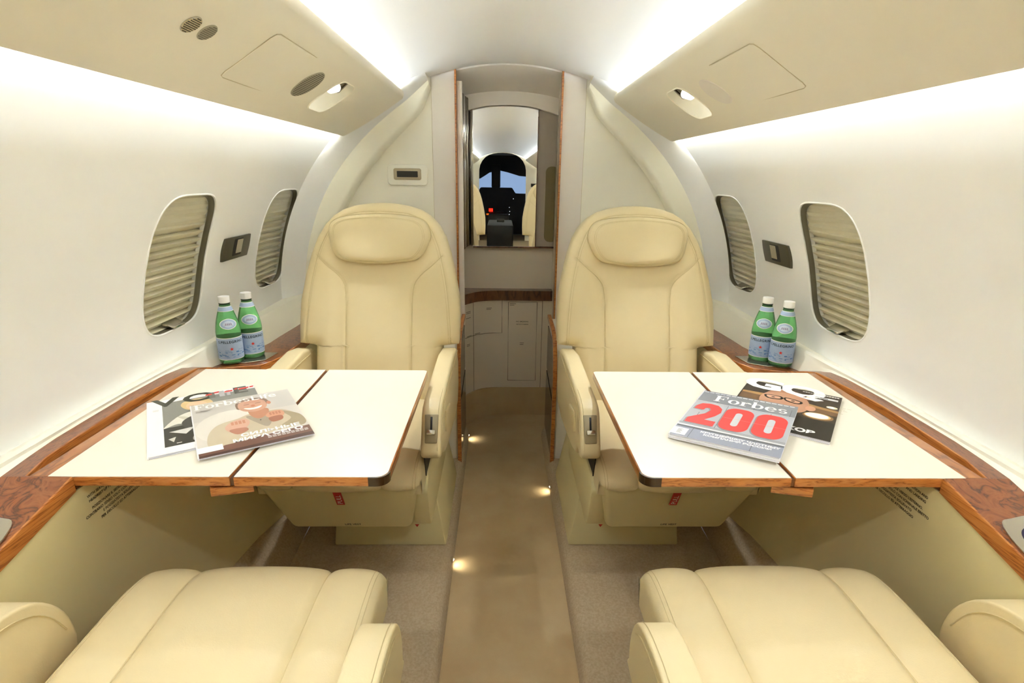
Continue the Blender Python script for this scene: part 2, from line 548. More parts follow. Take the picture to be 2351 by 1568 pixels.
# ------------------------------------------------------------------ overhead service panels with cove lighting
P0, P1 = (.402, 1.462), (.640, 1.312)
DW = hypot(P1[0] - P0[0], P1[1] - P0[1]); dx, dz = (P1[0] - P0[0]) / DW, (P1[1] - P0[1]) / DW
def psu(s, w, y, h=0):
    """w across the panel from its inner edge, h below its face"""
    return (s * (P0[0] + dx * w + dz * h), y, P0[1] + dz * w - dx * h)
for nm, s in SIDES:
    e = root('overhead_panel', (s * .52, 0, 1.38), 'cream overhead service panel running along the %s side of the ceiling' % nm, 'overhead panel')
    sec = [(-.004, -.030), (-.006, -.016), (0, -.006), (.012, 0), (.08, .002), (.15, .003), (.22, .002), (.272, .0), (.2813, -.002), (.282, -.012), (.27, -.014), (.15, -.012), (.02, -.014), (.004, -.030)]
    v, f = loft([[psu(s, w, y, h) for w, h in sec] for y in (YF + .05, 2.306)])
    pn = mk('panel', v, f, PSU, e)
    lights = (1.72, .22)
    cs = []
    for yl in lights:
        cs.append(prism(rrect(.142, yl, .066, .082, .045, 8), -.06, .02, lambda p, q, d: psu(s, p, q, d)))
    cut(pn, cs)
    for yl in lights:
        ol = rrect(.142, yl, .0655, .0815, .045, 8)
        rg = []
        for k in range(9):
            r = 1 - k / 8
            rg.append([psu(s, .142 + (p - .142) * r + (1 - r) * -.012, yl + (q - yl) * r - (1 - r) * .01, .003 - .052 * (1 - r * r) ** .8) for p, q in ol])
        v, f = loft(rg, True, False)
        b = mk('light_bowl', v, f, CREAM, e, recalc=False)
        v, f = tube([psu(s, p, q, .003) for p, q in ol], .002, 6, True)
        mk('light_rim', v, f, PSU, e)
        c0, c1, c2 = psu(s, .088, yl + .026, -.030), psu(s, .116, yl - .004, -.020), psu(s, .132, yl - .022, -.012)
        v, f = cyl(c0, c1, .022, .024); mk('lamp_barrel', v, f, DCHROME, e)
        v, f = cyl(c1, c2, .022, .012); mk('lamp_lens', v, f, BULB, e)
    # speaker
    v, f = prism([(.137 + .049 * cos(a), 1.505 + .049 * sin(a)) for a in [2 * pi * k / 40 for k in range(40)]], .0, .0045, lambda p, q, d: psu(s, p, q, d), .001, 1)
    sp = mk('speaker_cover', v, f, GRILLE if s < 0 else POST, e)
    if s < 0:
        hb = MB()
        for i in range(-9, 10):
            h = sqrt(max(0, .046 ** 2 - (i * .005) ** 2))
            hb.add(*[[psu(s, .137 + i * .005 + o, 1.505 + h * g, .0049) for o, g in ((-.0007, -1), (.0007, -1), (.0007, 1), (-.0007, 1))], [(0, 1, 2, 3)]])
        hb.build('slot', HOLE, sp, smooth=False)
        sp['label'] = 'round slotted speaker grille'
        for yc in (.958, 1.006):
            v, f = prism([(.131 + .0185 * cos(a), yc + .0185 * sin(a)) for a in [2 * pi * k / 28 for k in range(28)]], .0, .0045, lambda p, q, d: psu(s, p, q, d), .001, 1)
            g = mk('air_grille', v, f, SATIN if yc < 1 else GRILLE, e)
            hb = MB()
            for i in range(-4, 5):
                for j in range(-4, 5):
                    if hypot(i, j) < 4.3:
                        c = (.131 + i * .0038, yc + j * .0038)
                        hb.add([psu(s, c[0] + o, c[1] + q, .0049) for o, q in ((-.0013, 0), (0, -.0013), (.0013, 0), (0, .0013))], [(0, 1, 2, 3)])
            hb.build('holes', HOLE, g, smooth=False)
    # access door with its gap
    ol = rrect(.135, 1.278, .071, .114, .014, 5)
    v, f = prism(ol, -.002, .0042, lambda p, q, d: psu(s, p, q, d), .001, 1); ac = mk('access_door', v, f, PSU, e)
    v, f = tube([psu(s, p, q, .0030) for p, q in [(.205, 1.365), (.207, 1.28), (.207, 1.18), (.203, 1.167), (.192, 1.163), (.08, 1.163), (.067, 1.167), (.0625, 1.178), (.0625, 1.28), (.0625, 1.39)]], .0009, 5); mk('door_gap', v, f, GROOVE, ac)
    # light strips hidden behind both edges
    v, f = loft([[psu(s, .018, y, -.032), psu(s, .042, y, -.032), psu(s, .042, y, -.026), psu(s, .018, y, -.026)] for y in (YF + .1, 2.29)]); mk('cove_light', v, f, LED, e)
    v, f = loft([[psu(s, .245, y, -.024), psu(s, .268, y, -.024), psu(s, .268, y, -.018), psu(s, .245, y, -.018)] for y in (YF + .1, 2.29)]); mk('wash_light', v, f, LED, e)

# ------------------------------------------------------------------ aft frames, bulkhead, doorway
INNER = [(.745, .62), (.742, .72), (.733, .85), (.705, .97), (.655, 1.075), (.585, 1.175), (.514, 1.257), (.463, 1.308), (.403, 1.365), (.362, 1.405), (.335, 1.45), (.311, 1.508)]
def resample(P, n):
    L = [0]
    for a, b in zip(P, P[1:]): L.append(L[-1] + hypot(b[0] - a[0], b[1] - a[1]))
    return [interp([(l,) + tuple(p) for l, p in zip(L, P)], L[-1] * k / (n - 1)) for k in range(n)]
for nm, s in SIDES:
    I = resample(crom(INNER, 6), 40)
    a0 = math.asin((.62 - ZC) / R); a1 = math.acos(.316 / R)
    O = [(R * cos(a0 + (a1 - a0) * k / 39), ZC + R * sin(a0 + (a1 - a0) * k / 39)) for k in range(40)]
    rg = []
    for (ox, oz), (ix, iz) in zip(O, I):
        d = hypot(ix - ox, iz - oz); t = min(.075, d * .45) / d; tr = min(.022, d * .3) / d
        sx, sz = ox + (ix - ox) * t, oz + (iz - oz) * t
        p = lambda u, y: (s * (ox + (ix - ox) * u), y, oz + (iz - oz) * u)
        rg.append([p(0, 2.235), p(t, 2.306), p(t + .0001, 2.3062)] +
                  [p(1 - tr + tr * sin(a), 2.312 + .026 * (1 - cos(a))) for a in (0, .3, .6, .9, 1.2, 1.57)] + [p(1, 2.385), p(0, 2.385)])
    v, f = loft(rg)
    h = struct(mk('trim_1' if s < 0 else 'trim_2', v, f, [WALL, pm('frame_cream', '#F4F2E2', .5, spec=.35)], ang=24, fmat=[0 if k % len(rg[0]) < 1 else 1 for k in range(len(f))]))
    # bulkhead: cream part and the paler strip beside the doorway
    def zt(x): return ZC + sqrt(R * R - x * x) + .012
    def poly(xa, xb, y0, y1, z0):
        k = [xa + (xb - xa) * i / 12 for i in range(13)]
        return prism([(x, zt(x)) for x in k] + [(xb, z0), (xa, z0)], y0, y1, lambda p, q, d: (s * p, d, q))
    v, f = poly(.3115, .93, 2.372, 2.40, .05); struct(mk('wall_aft_' + nm, v, f, BULK, smooth=False))
    v, f = poly(.2165, .3100, 2.371, 2.40, .05); struct(mk('trim_3' if s < 0 else 'trim_4', v, f, POST, smooth=False))
    v, f = poly(.3095, .312, 2.3735, 2.38, .05); struct(mk('trim_5' if s < 0 else 'trim_6', v, f, GROOVE, smooth=False))
    # wood edge of the doorway, then the white jamb
    k = prism([(.2095, .03), (.2165, .03), (.2165, zt(.2165) - .006), (.2095, zt(.2095) - .006)], 2.352, 2.40, lambda p, q, d: (s * p, d, q), .001, 1)
    struct(mk('trim_7' if s < 0 else 'trim_8', k[0], k[1], WOODE))
    if s < 0:
        v, f = box(-.2095, -.188, 2.375, 2.405, .03, 1.535, .002, 2)
        tag(mk('sliding_door', v, f, POST), 'edge of the white sliding door standing in the left side of the aft doorway', 'door')

# display on the left bulkhead
e = root('cabin_display', (-.416, 2.37, 1.13), 'small dark cabin display in a cream surround on the left aft bulkhead', 'display')
onb = lambda p, q, d: (p, 2.372 - d, q)
v, f = prism(rrect(-.4165, 1.174, .083, .042, .016, 6), 0, .008, onb, .004, 3); mk('surround', v, f, CREAM, e)
v, f = prism(rrect(-.4165, 1.177, .057, .023, .008, 6), .007, .011, onb, .002, 2); mk('bezel', v, f, pm('beige_metal', '#B5A88C', .4, metal=.4), e)
v, f = prism(rrect(-.4165, 1.177, .043, .012, .002, 2), .010, .0118, onb); mk('screen', v, f, pm('display_glass', '#34322C', .15), e)

# low cabinets either side of the doorway, behind the seats
for nm, s in SIDES:
    e = root('doorway_cabinet', (s * .27, 2.18, .05), 'low cabinet with smoked side and wood front edge behind the %s rear seat' % nm, 'cabinet')
    pts = [(2.03, .03), (2.03, .42), (2.05, .485), (2.09, .535), (2.15, .56), (2.35, .57), (2.35, .03)]
    fn = lambda p, q, d: (s * d, p, q)
    v, f = prism(pts, .19, .36, fn, .004, 2); mk('body', v, f, CREAM, e)
    v, f = prism([(2.012, .03), (2.012, .425), (2.034, .50), (2.075, .552), (2.15, .578), (2.352, .588), (2.352, .572), (2.15, .562), (2.087, .537), (2.05, .487), (2.032, .42), (2.032, .03)], .182, .198, fn, .001, 1); mk('wood_edge', v, f, WOODE, e)
    v, f = prism([(2.045, .06), (2.045, .30), (2.34, .33), (2.34, .06)], .184, .192, fn, .001, 1); mk('smoked_side', v, f, DARKG, e)
    v, f = prism([(2.045, .31), (2.047, .41), (2.075, .48), (2.11, .52), (2.34, .54), (2.34, .345)], .185, .192, fn, .001, 1); mk('upper_side', v, f, pm('mauve_panel', '#7A6E66', .2), e)

# ------------------------------------------------------------------ lavatory beyond the doorway
xs = [-.24 + .48 * k / 16 for k in range(17)]
def arch(x, d): return cz(x) - d
rg = []
for y, d in ((2.374, .0), (2.45, .02), (2.58, .068)):
    rg.append([(x, y, arch(x, d)) for x in xs] + [(x, y, arch(x, d) + .03) for x in reversed(xs)])
v, f = loft(rg); struct(mk('ceiling_lavatory', v, f, POST))
pts = [(x, arch(x, .066)) for x in xs] + [(x, arch(x, .122 + .1 * max(0, abs(x) - .1))) for x in reversed(xs)]
v, f = prism(pts, 2.575, 2.66, lambda p, q, d: (p, d, q)); struct(mk('trim_9', v, f, POST))
for nm, s in SIDES:
    v, f = box(s * .222, s * .25, 2.40, 2.70, -.02, 1.6); struct(mk('wall_lavatory_' + nm, v, f, LAV, smooth=False))
v, f = box(-.25, .25, 2.665, 2.70, -.02, 1.6); struct(mk('wall_lavatory_back', v, f, LAV, smooth=False))
# mirror, slim side door, gloss side panel with a darker rounded patch
mt = lambda x: arch(x, .122 + .1 * max(0, abs(x) - .1)) + .004
k = [-.158 + .292 * i / 14 for i in range(15)]
v, f = prism([(x, mt(x)) for x in k] + [(.134, .857), (-.158, .857)], 2.600, 2.606, lambda p, q, d: (p, d, q))
mr = tag(mk('arched_mirror', v, f, MIRROR, smooth=False), 'tall arched mirror above the counter in the lavatory, reflecting the cabin', 'mirror')
mb = MB()
mb.add(*box(.1335, .137, 2.596, 2.606, .857, 1.43)); mb.add(*box(-.158, .222, 2.596, 2.606, .850, .857))
mb.build('mirror_edge', WOODD, mr)
v, f = box(.1375, .2215, 2.607, 2.62, .858, 1.455); q = mk('lavatory_side_panel', v, f, pm('grey_side_panel', '#A89C8C', .25), None)
tag(q, 'taupe gloss side panel to the right of the arched mirror', 'cupboard')
v, f = prism(rrect(.206, 1.05, .030, .17, 0.025, 6), 2.603, 2.607, lambda p, q_, d: (min(p, .2205), d, q_), .001, 1); mk('rounded_patch', v, f, pm('olive_gloss', '#7D704E', .25), q)  # darker rounded patch on the side panel
e = root('folded_door', (-.175, 2.5, .66), 'folded lavatory door leaf with chrome edges left of the mirror', 'door')
for i, (x0, y0, m) in enumerate(((-.186, 2.43, DCHROME), (-.184, 2.475, CHROME), (-.180, 2.52, DCHROME), (-.174, 2.56, DCHROME))):
    v, f = box(x0 - .03, x0, y0, y0 + .038, .86, 1.50, .006, 3); mk('door_slat', v, f, m, e)
v, f = box(-.172, -.157, 2.585, 2.60, .86, 1.47, .004, 2); mk('door_post', v, f, DCHROME, e)
# vanity cabinet with a front that curves forward on the left
e = root('lavatory_cabinet', (0, 2.62, 0), 'beige lavatory cabinet with dark wood counter under the arched mirror', 'cabinet')
FR = crom([(-.221, 2.42), (-.203, 2.456), (-.172, 2.505), (-.13, 2.552), (-.07, 2.575), (.0, 2.58), (.08, 2.58), (.16, 2.58), (.222, 2.58)], 6)
bk = [(.222, 2.664), (-.222, 2.664)]
def strip(z0, z1, off=0): return prism([(x, y - off) for x, y in FR] + bk, z0, z1, lambda p, q, d: (p, q, d))
v, f = strip(.150, .602); mk('body', v, f, LAV, e)
v, f = strip(.602, .650, .012); mk('counter', v, f, WOODD, e)
v, f = prism([(x * .93, y - .005) for x, y in FR] + [(.207, 2.66), (-.207, 2.66)], .0, .151, lambda p, q, d: (p, q, d)); mk('plinth', v, f, CARPETA, e)
v, f = box(-.222, .222, 2.625, 2.664, .650, .856); mk('splashback', v, f, LAV, e)
def fr(x, o=.0012):
    for a, b in zip(FR, FR[1:]):
        if a[0] <= x <= b[0]:
            return a[1] + (b[1] - a[1]) * (x - a[0]) / (b[0] - a[0]) - o
    return 2.58 - o
ln = MB()
def line(P, r=.0011): ln.add(*tube([(x, fr(x, 0), z) for x, z in P], r, 5))
line([(.012, .188), (.012, .592), (.151, .592), (.151, .188), (.012, .188)], .0012)
line([(-.019, .602), (-.019, .437), (-.06, .437), (-.10, .437), (-.14, .437), (-.17, .437), (-.195, .437)])
line([(-.156, .15), (-.156, .602)]); line([(.177, .15), (.177, .602)])
ln.build('door_gap', pm('cabinet_gap', '#4A4234', .7), e)
lt = MB()
def pl(s_, size, x, z, **k): txt(lt, s_, size, (x, fr(x, .0016) if x > -.08 else fr(x, .004), z), (1, (fr(x + .02) - fr(x - .02)) / .04 if x < -.03 else 0, 0), (0, 0, 1), **k)
pl('NO SMOKING', .0095, .08, .492, align='CENTER', bold=.03); pl('VIETATO FUMARE', .0075, .08, .479, align='CENTER', bold=.03)
for x0, z0, w0 in ((.018, .583, .030), (.018, .576, .022), (.070, .385, .020), (.070, .377, .018), (-.095, .562, .026), (-.095, .556, .022), (-.188, .56, .02), (-.188, .553, .02), (-.188, .53, .02), (-.185, .44, .02), (-.150, .442, .025), (-.186, .40, .014), (-.186, .393, .014)):
    mk('printed_line', [(x0, fr(x0, .0016), z0), (x0 + w0, fr(x0 + w0, .0016), z0), (x0 + w0, fr(x0 + w0, .0016), z0 + .0028), (x0, fr(x0, .0016), z0 + .0028)], [(0, 1, 2, 3)], INKG, e, smooth=False)
lt.build('lettering', INKG, e, smooth=False, recalc=False)

# ------------------------------------------------------------------ forward divider and cockpit (seen in the mirror)
for nm, s in SIDES:
    N = 24
    inn = resample(crom([(.42, .0), (.42, .7), (.42, 1.25), (.40, 1.38), (.32, 1.50), (.18, 1.57), (.0, 1.59)], 6), N)
    out = resample([(.97, .0), (.97, .66)] + [(.95 * cos(a), ZC + .95 * sin(a)) for a in [pi / 2 * k / 12 for k in range(13)]], N)
    v, f = loft([[(s * i[0], YF, i[1]) for i in inn], [(s * o[0], YF, o[1]) for o in out], [(s * o[0], YF - .05, o[1]) for o in out], [(s * i[0], YF - .05, i[1]) for i in inn]], False, False)
    struct(mk('wall_forward_' + nm, v, f, BULK))
e = root('forward_display', (.56, YF + .01, 1.0), 'dark display on the forward divider, seen in the mirror', 'display')
v, f = box(.51, .63, YF - .002, YF + .012, 1.01, 1.07, .003, 2); mk('bezel', v, f, GUN, e)
v, f = box(.52, .62, YF + .011, YF + .014, 1.018, 1.062); mk('screen', v, f, pm('display_glass', '#34322C', .15), e)
CK = pm('cockpit_trim', '#1B1A18', .6)
YC = YF - 1.7
mb = MB()
mb.add(*box(-.95, .95, YC, YC + .04, -.02, 1.7)); mb.add(*box(-.99, -.95, YC, YF - .05, -.02, 1.7)); mb.add(*box(.95, .99, YC, YF - .05, -.02, 1.7)); mb.add(*box(-.99, .99, YC, YF - .05, 1.64, 1.68))
struct(mb.build('wall_cockpit', CK, smooth=False))
v, f = box(-.94, .94, YC + .1, YF - .06, 1.60, 1.635); struct(mk('ceiling_cockpit', v, f, pm('cockpit_headliner', '#8C8468', .7)))
SKY = pm('windscreen_daylight', '#9DBCE8', .3, emit=.20)
for i, s in enumerate((-1, 1)):
    v, f = prism([(-.07 if s > 0 else .17, .85), (-.07 if s > 0 else .17, 1.34), (.70, 1.28), (.78, .85)], YC + .045, YC + .055, lambda p, q, d: (s * p, d, q))
    struct(mk('window_%d' % (5 + i), v, f, SKY, smooth=False))
v, f = prism([(-.9, 1.10), (-.45, 1.14), (-.26, 1.26), (-.05, 1.30), (.1, 1.27), (.35, 1.20), (.9, 1.16), (.9, 1.36), (-.9, 1.36)], YC + .20, YC + .24, lambda p, q, d: (p, d, q))
tag(mk('sun_visor', v, f, CK), 'dark sun visor panel above the cockpit windscreen, seen in the mirror', 'visor')
e = root('instrument_panel', (0, YC + .4, .3), 'black cockpit instrument panel with tiny lit indicators, seen in the mirror', 'instrument panel')
v, f = prism([(-.85, .05), (-.85, .84), (-.50, .86), (-.44, .97), (.20, .97), (.27, .86), (.85, .84), (.85, .05)], YC + .3, YC + .5, lambda p, q, d: (p, d, q), .02, 2); mk('glareshield', v, f, CK, e)
v, f = box(-.26, .12, YC + .5, YF - .3, .0, .50, .02, 2); mk('pedestal', v, f, CK, e)
v, f = box(-.22, -.04, YC + .28, YC + .36, .96, 1.42, .03, 2); mk('compass_post', v, f, CK, e)
v, f = box(-.27, -.19, YC + .502, YC + .506, .50, .56); mk('red_lamps', v, f, pm('red_lamp', '#FF2010', .5, emit=.8), e)
v, f = box(-.32, -.21, YC + .502, YC + .506, .43, .46); mk('amber_lamps', v, f, pm('amber_lamp', '#E07020', .5, emit=.25), e)
q = root('mirror_stand_in', (-.04, -2.2, 0), 'tall black block added in the aisle far forward, standing in for a dark shape in the mirror', 'block')
v, f = box(-.20, .13, -2.6, -1.7, .0, .60, .02, 2); mk('stand_in_body', v, f, CK, q)  # added black block, stands in for an unidentified dark shape in the mirror
v, f = box(-.08, .02, -2.2, -2.16, .60, .64, .008, 2); mk('stand_in_handle', v, f, BLACK, q)
for x, z in ((.22, .75), (.14, .58), (.15, .50), (.05, .44), (.05, .38), (.14, .44)):
    v, f = box(x, x + .012, YC + .502, YC + .506, z, z + .012); mk('indicator', v, f, pm('white_lamp', '#E8F0FF', .5, emit=.5), e)

# ------------------------------------------------------------------ seats
HALF = [(.44, .205), (.632, .207), (.637, .262), (.70, .264), (.774, .261), (.85, .247), (.92, .230), (.97, .213), (1.01, .190), (1.04, .162), (1.06, .130), (1.073, .09), (1.080, .045), (1.082, .002)]
OUTL = [(h, z) for z, h in HALF] + [(-h, z) for z, h in reversed(HALF)]
OUTL = [p for p in OUTL]
SEAM1 = crom([(.108, .44), (.108, .60), (.108, .74), (.110, .80), (.117, .832), (.138, .86), (.172, .888), (.206, .919)], 6)
PIPE = crom([(.236, .640), (.234, .70), (.222, .815), (.200, .92), (.182, .97), (.163, 1.005), (.13, 1.035), (.08, 1.052), (0, 1.057)], 6)
def segd(p, P):
    best = 9
    px, pz = p
    for (ax, az), (bx, bz) in zip(P, P[1:]):
        ux, uz = bx - ax, bz - az
        l = ux * ux + uz * uz or 1e-9
        t = max(0, min(1, ((px - ax) * ux + (pz - az) * uz) / l))
        d = (px - ax - ux * t) ** 2 + (pz - az - uz * t) ** 2
        if d < best: best = d
    return sqrt(best)
def backf(a, z):
    """how far forward the front of the backrest lies at (a, z)"""
    d = segd((a, z), OUTL)
    f = -.26 - (z - .47) * .328
    Rr = .05
    if d < Rr: f -= Rr * .8 * (1 - sqrt(max(0, 1 - (1 - d / Rr) ** 2)))
    aa = abs(a)
    t = max(0, min(1, (aa - .105) / .06)); f += .012 * t * t * (3 - 2 * t) * max(0, min(1, (1.0 - z) / .1))
    f += .010 * exp(-((z - .62) / .09) ** 2) * max(0, 1 - (aa / .12) ** 2)
    f -= .0045 * exp(-(segd((aa, z), SEAM1) / .0045) ** 2)
    f -= .003 * exp(-(segd((aa, z), PIPE) / .004) ** 2)
    return f

def make_seat(side, far, label, group):
    inn = 1 if side == 'left' else -1
    cx = -inn * (.427 if far else .447)
    cy = 1.40 if far else .612
    sc = 1 if far else 1.06
    fd = -1 if far else 1
    e = root('armchair', (cx, cy, .05), label, 'armchair', group)
    T = lambda a, f, z: (cx + inn * a * sc, cy + fd * f * sc, .05 + (z - .05) * sc)
    rk = 0 if far else .2                               # the near seats are reclined a little further
    def lean(name, p): return (p[0], p[1] - rk * (p[2] - .40), p[2]) if name.startswith(('back', 'head')) else p
    def part(name, vf, mat, parent=None, **k): return mk(name, [T(*lean(name, p)) for p in vf[0]], vf[1], mat, parent or e, **k)
    # pedestal
    part('pedestal', bev([(-.118, -.07, .05), (.235, -.07, .05), (.235, -.50, .05), (-.118, -.50, .05), (-.10, -.11, .30), (.185, -.11, .30), (.185, -.50, .30), (-.10, -.50, .30)],
         [(0, 1, 2, 3), (7, 6, 5, 4), (0, 1, 5, 4), (1, 2, 6, 5), (2, 3, 7, 6), (3, 0, 4, 7)], .006, 2), SHELL)
    # side shell under the aisle arm
    part('side_shell', prism([(.118, .275), (.095, .245), (-.30, .245), (-.33, .42), (.12, .42), (.15, .38)], .168, .214, lambda p, q, d: (d, p, q), .008, 2), SHELL)
    part('arrow_mark', ([(.170, .119, .262), (.182, .119, .262), (.176, .1175, .252)], [(0, 1, 2)]), SIGNR)
    part('outer_shell', prism([(.06, .30), (.04, .26), (-.30, .26), (-.33, .40), (.06, .40)], -.222, -.20, lambda p, q, d: (d, p, q), .006, 2), SHELL)
    # front skirt
    sk = part('front_skirt', bev([(-.198, .212, .434), (.198, .212, .434), (.190, -.28, .434), (-.190, -.28, .434), (-.160, .120, .250), (.160, .120, .250), (.155, -.25, .250), (-.155, -.25, .250)],
         [(0, 1, 2, 3), (7, 6, 5, 4), (0, 1, 5, 4), (1, 2, 6, 5), (2, 3, 7, 6), (3, 0, 4, 7)], .016, 4), SHELL)
    # reading direction on the skirt, seen from the front
    rd = inn * (1 if far else -1)
    nf, nz = .8945, -.447                               # outward normal of the skirt
    sl = lambda z, o: .212 - (.434 - z) * .5 + o * nf
    c = -.005 * inn if far else .005
    def onsk(x, z, o): return (c + rd * x, sl(z, o) , z + o * nz)
    tb = part('pull_tab', ([onsk(x, z, o) for o in (.001, .003) for x, z in ((-.010, .424), (.010, .424), (.010, .364), (-.010, .364))],
         [(0, 1, 2, 3), (7, 6, 5, 4), (0, 1, 5, 4), (1, 2, 6, 5), (2, 3, 7, 6), (3, 0, 4, 7)]), SIGNR, sk, smooth=False)
    tb['label'] = 'red tab reading PULL'
    v, f = text2d('PULL', .018, bold=.0)
    part('tab_lettering', ([onsk(.0062 - y, .3685 + x * .92, .0034) for x, y in v], f), WHITE, tb, smooth=False, recalc=False)
    v, f = text2d('LIFE VEST', .0105, bold=.02)
    part('vest_lettering', ([onsk(-.010 + x, .268 + y, .0012) for x, y in v], f), INKB, sk, smooth=False, recalc=False)
    # cushion
    prof = [(-.30, .462), (-.20, .464), (-.10, .466), (0, .468), (.09, .470), (.125, .470), (.155, .4685), (.180, .464), (.198, .457), (.209, .448), (.214, .440), (.212, .434), (.198, .432)]
    prof = crom(prof, 3)
    rings = []
    hw = .205
    A = []
    N = 66
    for k in range(N + 1):
        u = -1 + 2 * k / N
        A.append(hw * (math.copysign(1 - (1 - abs(u)) ** 1.25, u)))
    def crown(a):
        h = .006 * (1 - (a / hw) ** 2)
        d = hw - abs(a)
        if d < .022: h -= .016 * (1 - sqrt(max(0, 1 - (1 - d / .022) ** 2)))
        b = abs(a) - .110
        h += .007 * max(0, 1 - ((abs(a) - .155) / .048) ** 2) if abs(a) > .107 else .007 * max(0, 1 - (a / .112) ** 4)
        h -= .004 * exp(-(b / .0045) ** 2)
        return h
    nrm = []
    for i, (pf, pz) in enumerate(prof):
        q0 = prof[max(0, i - 1)]; q1 = prof[min(len(prof) - 1, i + 1)]
        tf, tz = q1[0] - q0[0], q1[1] - q0[1]; l = hypot(tf, tz)
        nrm.append((-tz / l, tf / l))
    for (pf, pz), (nf_, nz_) in zip(prof, nrm):
        nf2, nz2 = nf_, nz_
        row = [(a, pf + nf2 * crown(a), pz + nz2 * crown(a)) for a in A]
        row = [(-hw, min(pf, .19) , .40)] + row + [(hw, min(pf, .19), .40)]
        rings.append(row)
    v, f = loft(rings, True, True)
    cu = part('cushion', (v, f), LEATHER, ang=50)
    sm = MB()
    for a in (-.110, .110):
        sm.add(*tube([(a, pf + nf_ * (crown(a) + .0006), pz + nz_ * (crown(a) + .0006)) for (pf, pz), (nf_, nz_) in zip(prof, nrm)], .0011, 5))
    for a in (-.192, -.186, .186, .192):
        sm.add(*tube([(a, pf + nf_ * (crown(a) + .0001), pz + nz_ * (crown(a) + .0001)) for (pf, pz), (nf_, nz_) in zip(prof, nrm)], .0007, 4))
    part('cushion_seams', (sm.v, sm.f), THREAD, cu)
    # backrest
    nc, nr = (120, 150) if far else (70, 80)
    zs = []
    for k in range(nr + 1):
        t = k / nr
        zs.append(.44 + .642 * (1 - (1 - t) ** 1.35))
    zs = sorted(zs + [.632, .634, .637])
    rings = []
    hz = lambda z: interp(HALF, z)[0]
    for z in zs:
        h = hz(z)
        row = []
        for k in range(nc + 1):
            u = -1 + 2 * k / nc
            a = h * math.copysign(1 - (1 - abs(u)) ** 1.3, u)
            row.append((a, backf(a, z), z))
        base = -.26 - (z - .47) * .328
        th = .10 if z < 1.0 else .10 - .05 * ((z - 1.0) / .082) ** 2
        row += [(h, base - th * .75, z), (h * .93, base - th, z), (-h * .93, base - th, z), (-h, base - th * .75, z)]
        rings.append(row)
    bk_ = part('backrest', loft(rings), LEATHER, ang=50)
    sm = MB()
    for sg in (-1, 1):
        sm.add(*tube([(sg * a, backf(a, z) + .0012, z) for a, z in SEAM1], .0011, 5))
        sm.add(*tube([(sg * a, backf(a, z) + .0008, z) for a, z in PIPE], .0010, 5))
        sm.add(*tube([(sg * (a - .007), backf(a - .007, z) + .0002, z) for a, z in PIPE[:-8]], .0006, 4))
    part('backrest_seams', (sm.v, sm.f), THREAD, bk_)
    # headrest pillow
    ho = crom([(-.166, 1.0), (-.150, 1.028), (-.10, 1.043), (0, 1.050), (.10, 1.043), (.150, 1.026), (.168, .985), (.157, .945), (.135, .915), (.10, .902), (0, .893), (-.10, .900), (-.138, .915), (-.158, .950)], 7, True)
    hc = (0, .972)
    hs = lambda a, z, r: backf(a, z) * 0 + (-.26 - (z - .47) * .328) + .004 + .036 * max(0, 1 - r ** 7) ** .5
    rg = []
    for r in (1.0, .985, .96, .92, .87, .80, .70, .58, .44, .28, .12, .01):
        rg.append([(hc[0] + (a - hc[0]) * r, hs(0, hc[1] + (z - hc[1]) * r, r) - (.018 if r == 1 else 0), hc[1] + (z - hc[1]) * r) for a, z in ho])
    hd = part('headrest', loft(rg, True, True), LEATHER, ang=60)
    sm = MB()
    sm.add(*tube([(hc[0] + (a - hc[0]) * 1.004, hs(0, z, 1) - .001, hc[1] + (z - hc[1]) * 1.006) for a, z in ho], .0013, 5, True))  # outline tube draws the shade line round the pillow edge as colour
    for r in (.86, .89):
        sm.add(*tube([(hc[0] + (a - hc[0]) * r, hs(0, hc[1] + (z - hc[1]) * r, r) + .0003, hc[1] + (z - hc[1]) * r) for a, z in ho], .0006, 4, True))
    part('headrest_seams_shade', (sm.v, sm.f), THREAD, hd)
    # armrests
    if far:
        ap = [(-.33, .626), (.06, .630), (.12, .627), (.158, .614), (.183, .572), (.206, .530), (.204, .513), (.192, .504), (.172, .502), (.14, .505), (.06, .46), (-.33, .43)]
        op = [(-.345, .618), (-.05, .618), (.05, .60), (.09, .56), (.09, .50), (-.33, .45)]
    else:
        ap = [(-.36, .535), (-.10, .541), (-.04, .539), (.008, .529), (.038, .510), (.055, .475), (.055, .43), (.03, .41), (-.36, .40)]
        op = [(-.38, .565), (-.10, .575), (-.02, .572), (.024, .558), (.054, .530), (.074, .490), (.077, .44), (.05, .42), (-.36, .42)]
    api = crom(ap, 3, True); opi = crom(op, 3, True)
    ia = part('aisle_armrest', prism(api, .206, .256, lambda p, q, d: (d, p, q), .009, 4), LEATHER, ang=45)
    oa = part('wall_armrest', prism(opi, -.282 if far else -.29, -.224, lambda p, q, d: (d, p, q), .010 if far else .014, 4), LEATHER, ang=45)
    sm = MB()
    sm.add(*tube([(.2475, p + .0, q + .0003) for p, q in crom(ap[:6], 4)], .0008, 4))
    sm.add(*tube([(.2565, p - .008, q - .011) for p, q in crom(ap[:5], 4)], .0012, 4))
    part('piping', (sm.v, sm.f), THREAD, ia)
    sm = MB()
    sm.add(*tube([(-.2235, p - .011, q - .012) for p, q in crom(op[:6], 4)], .0012, 5))
    part('piping', (sm.v, sm.f), THREAD, oa)
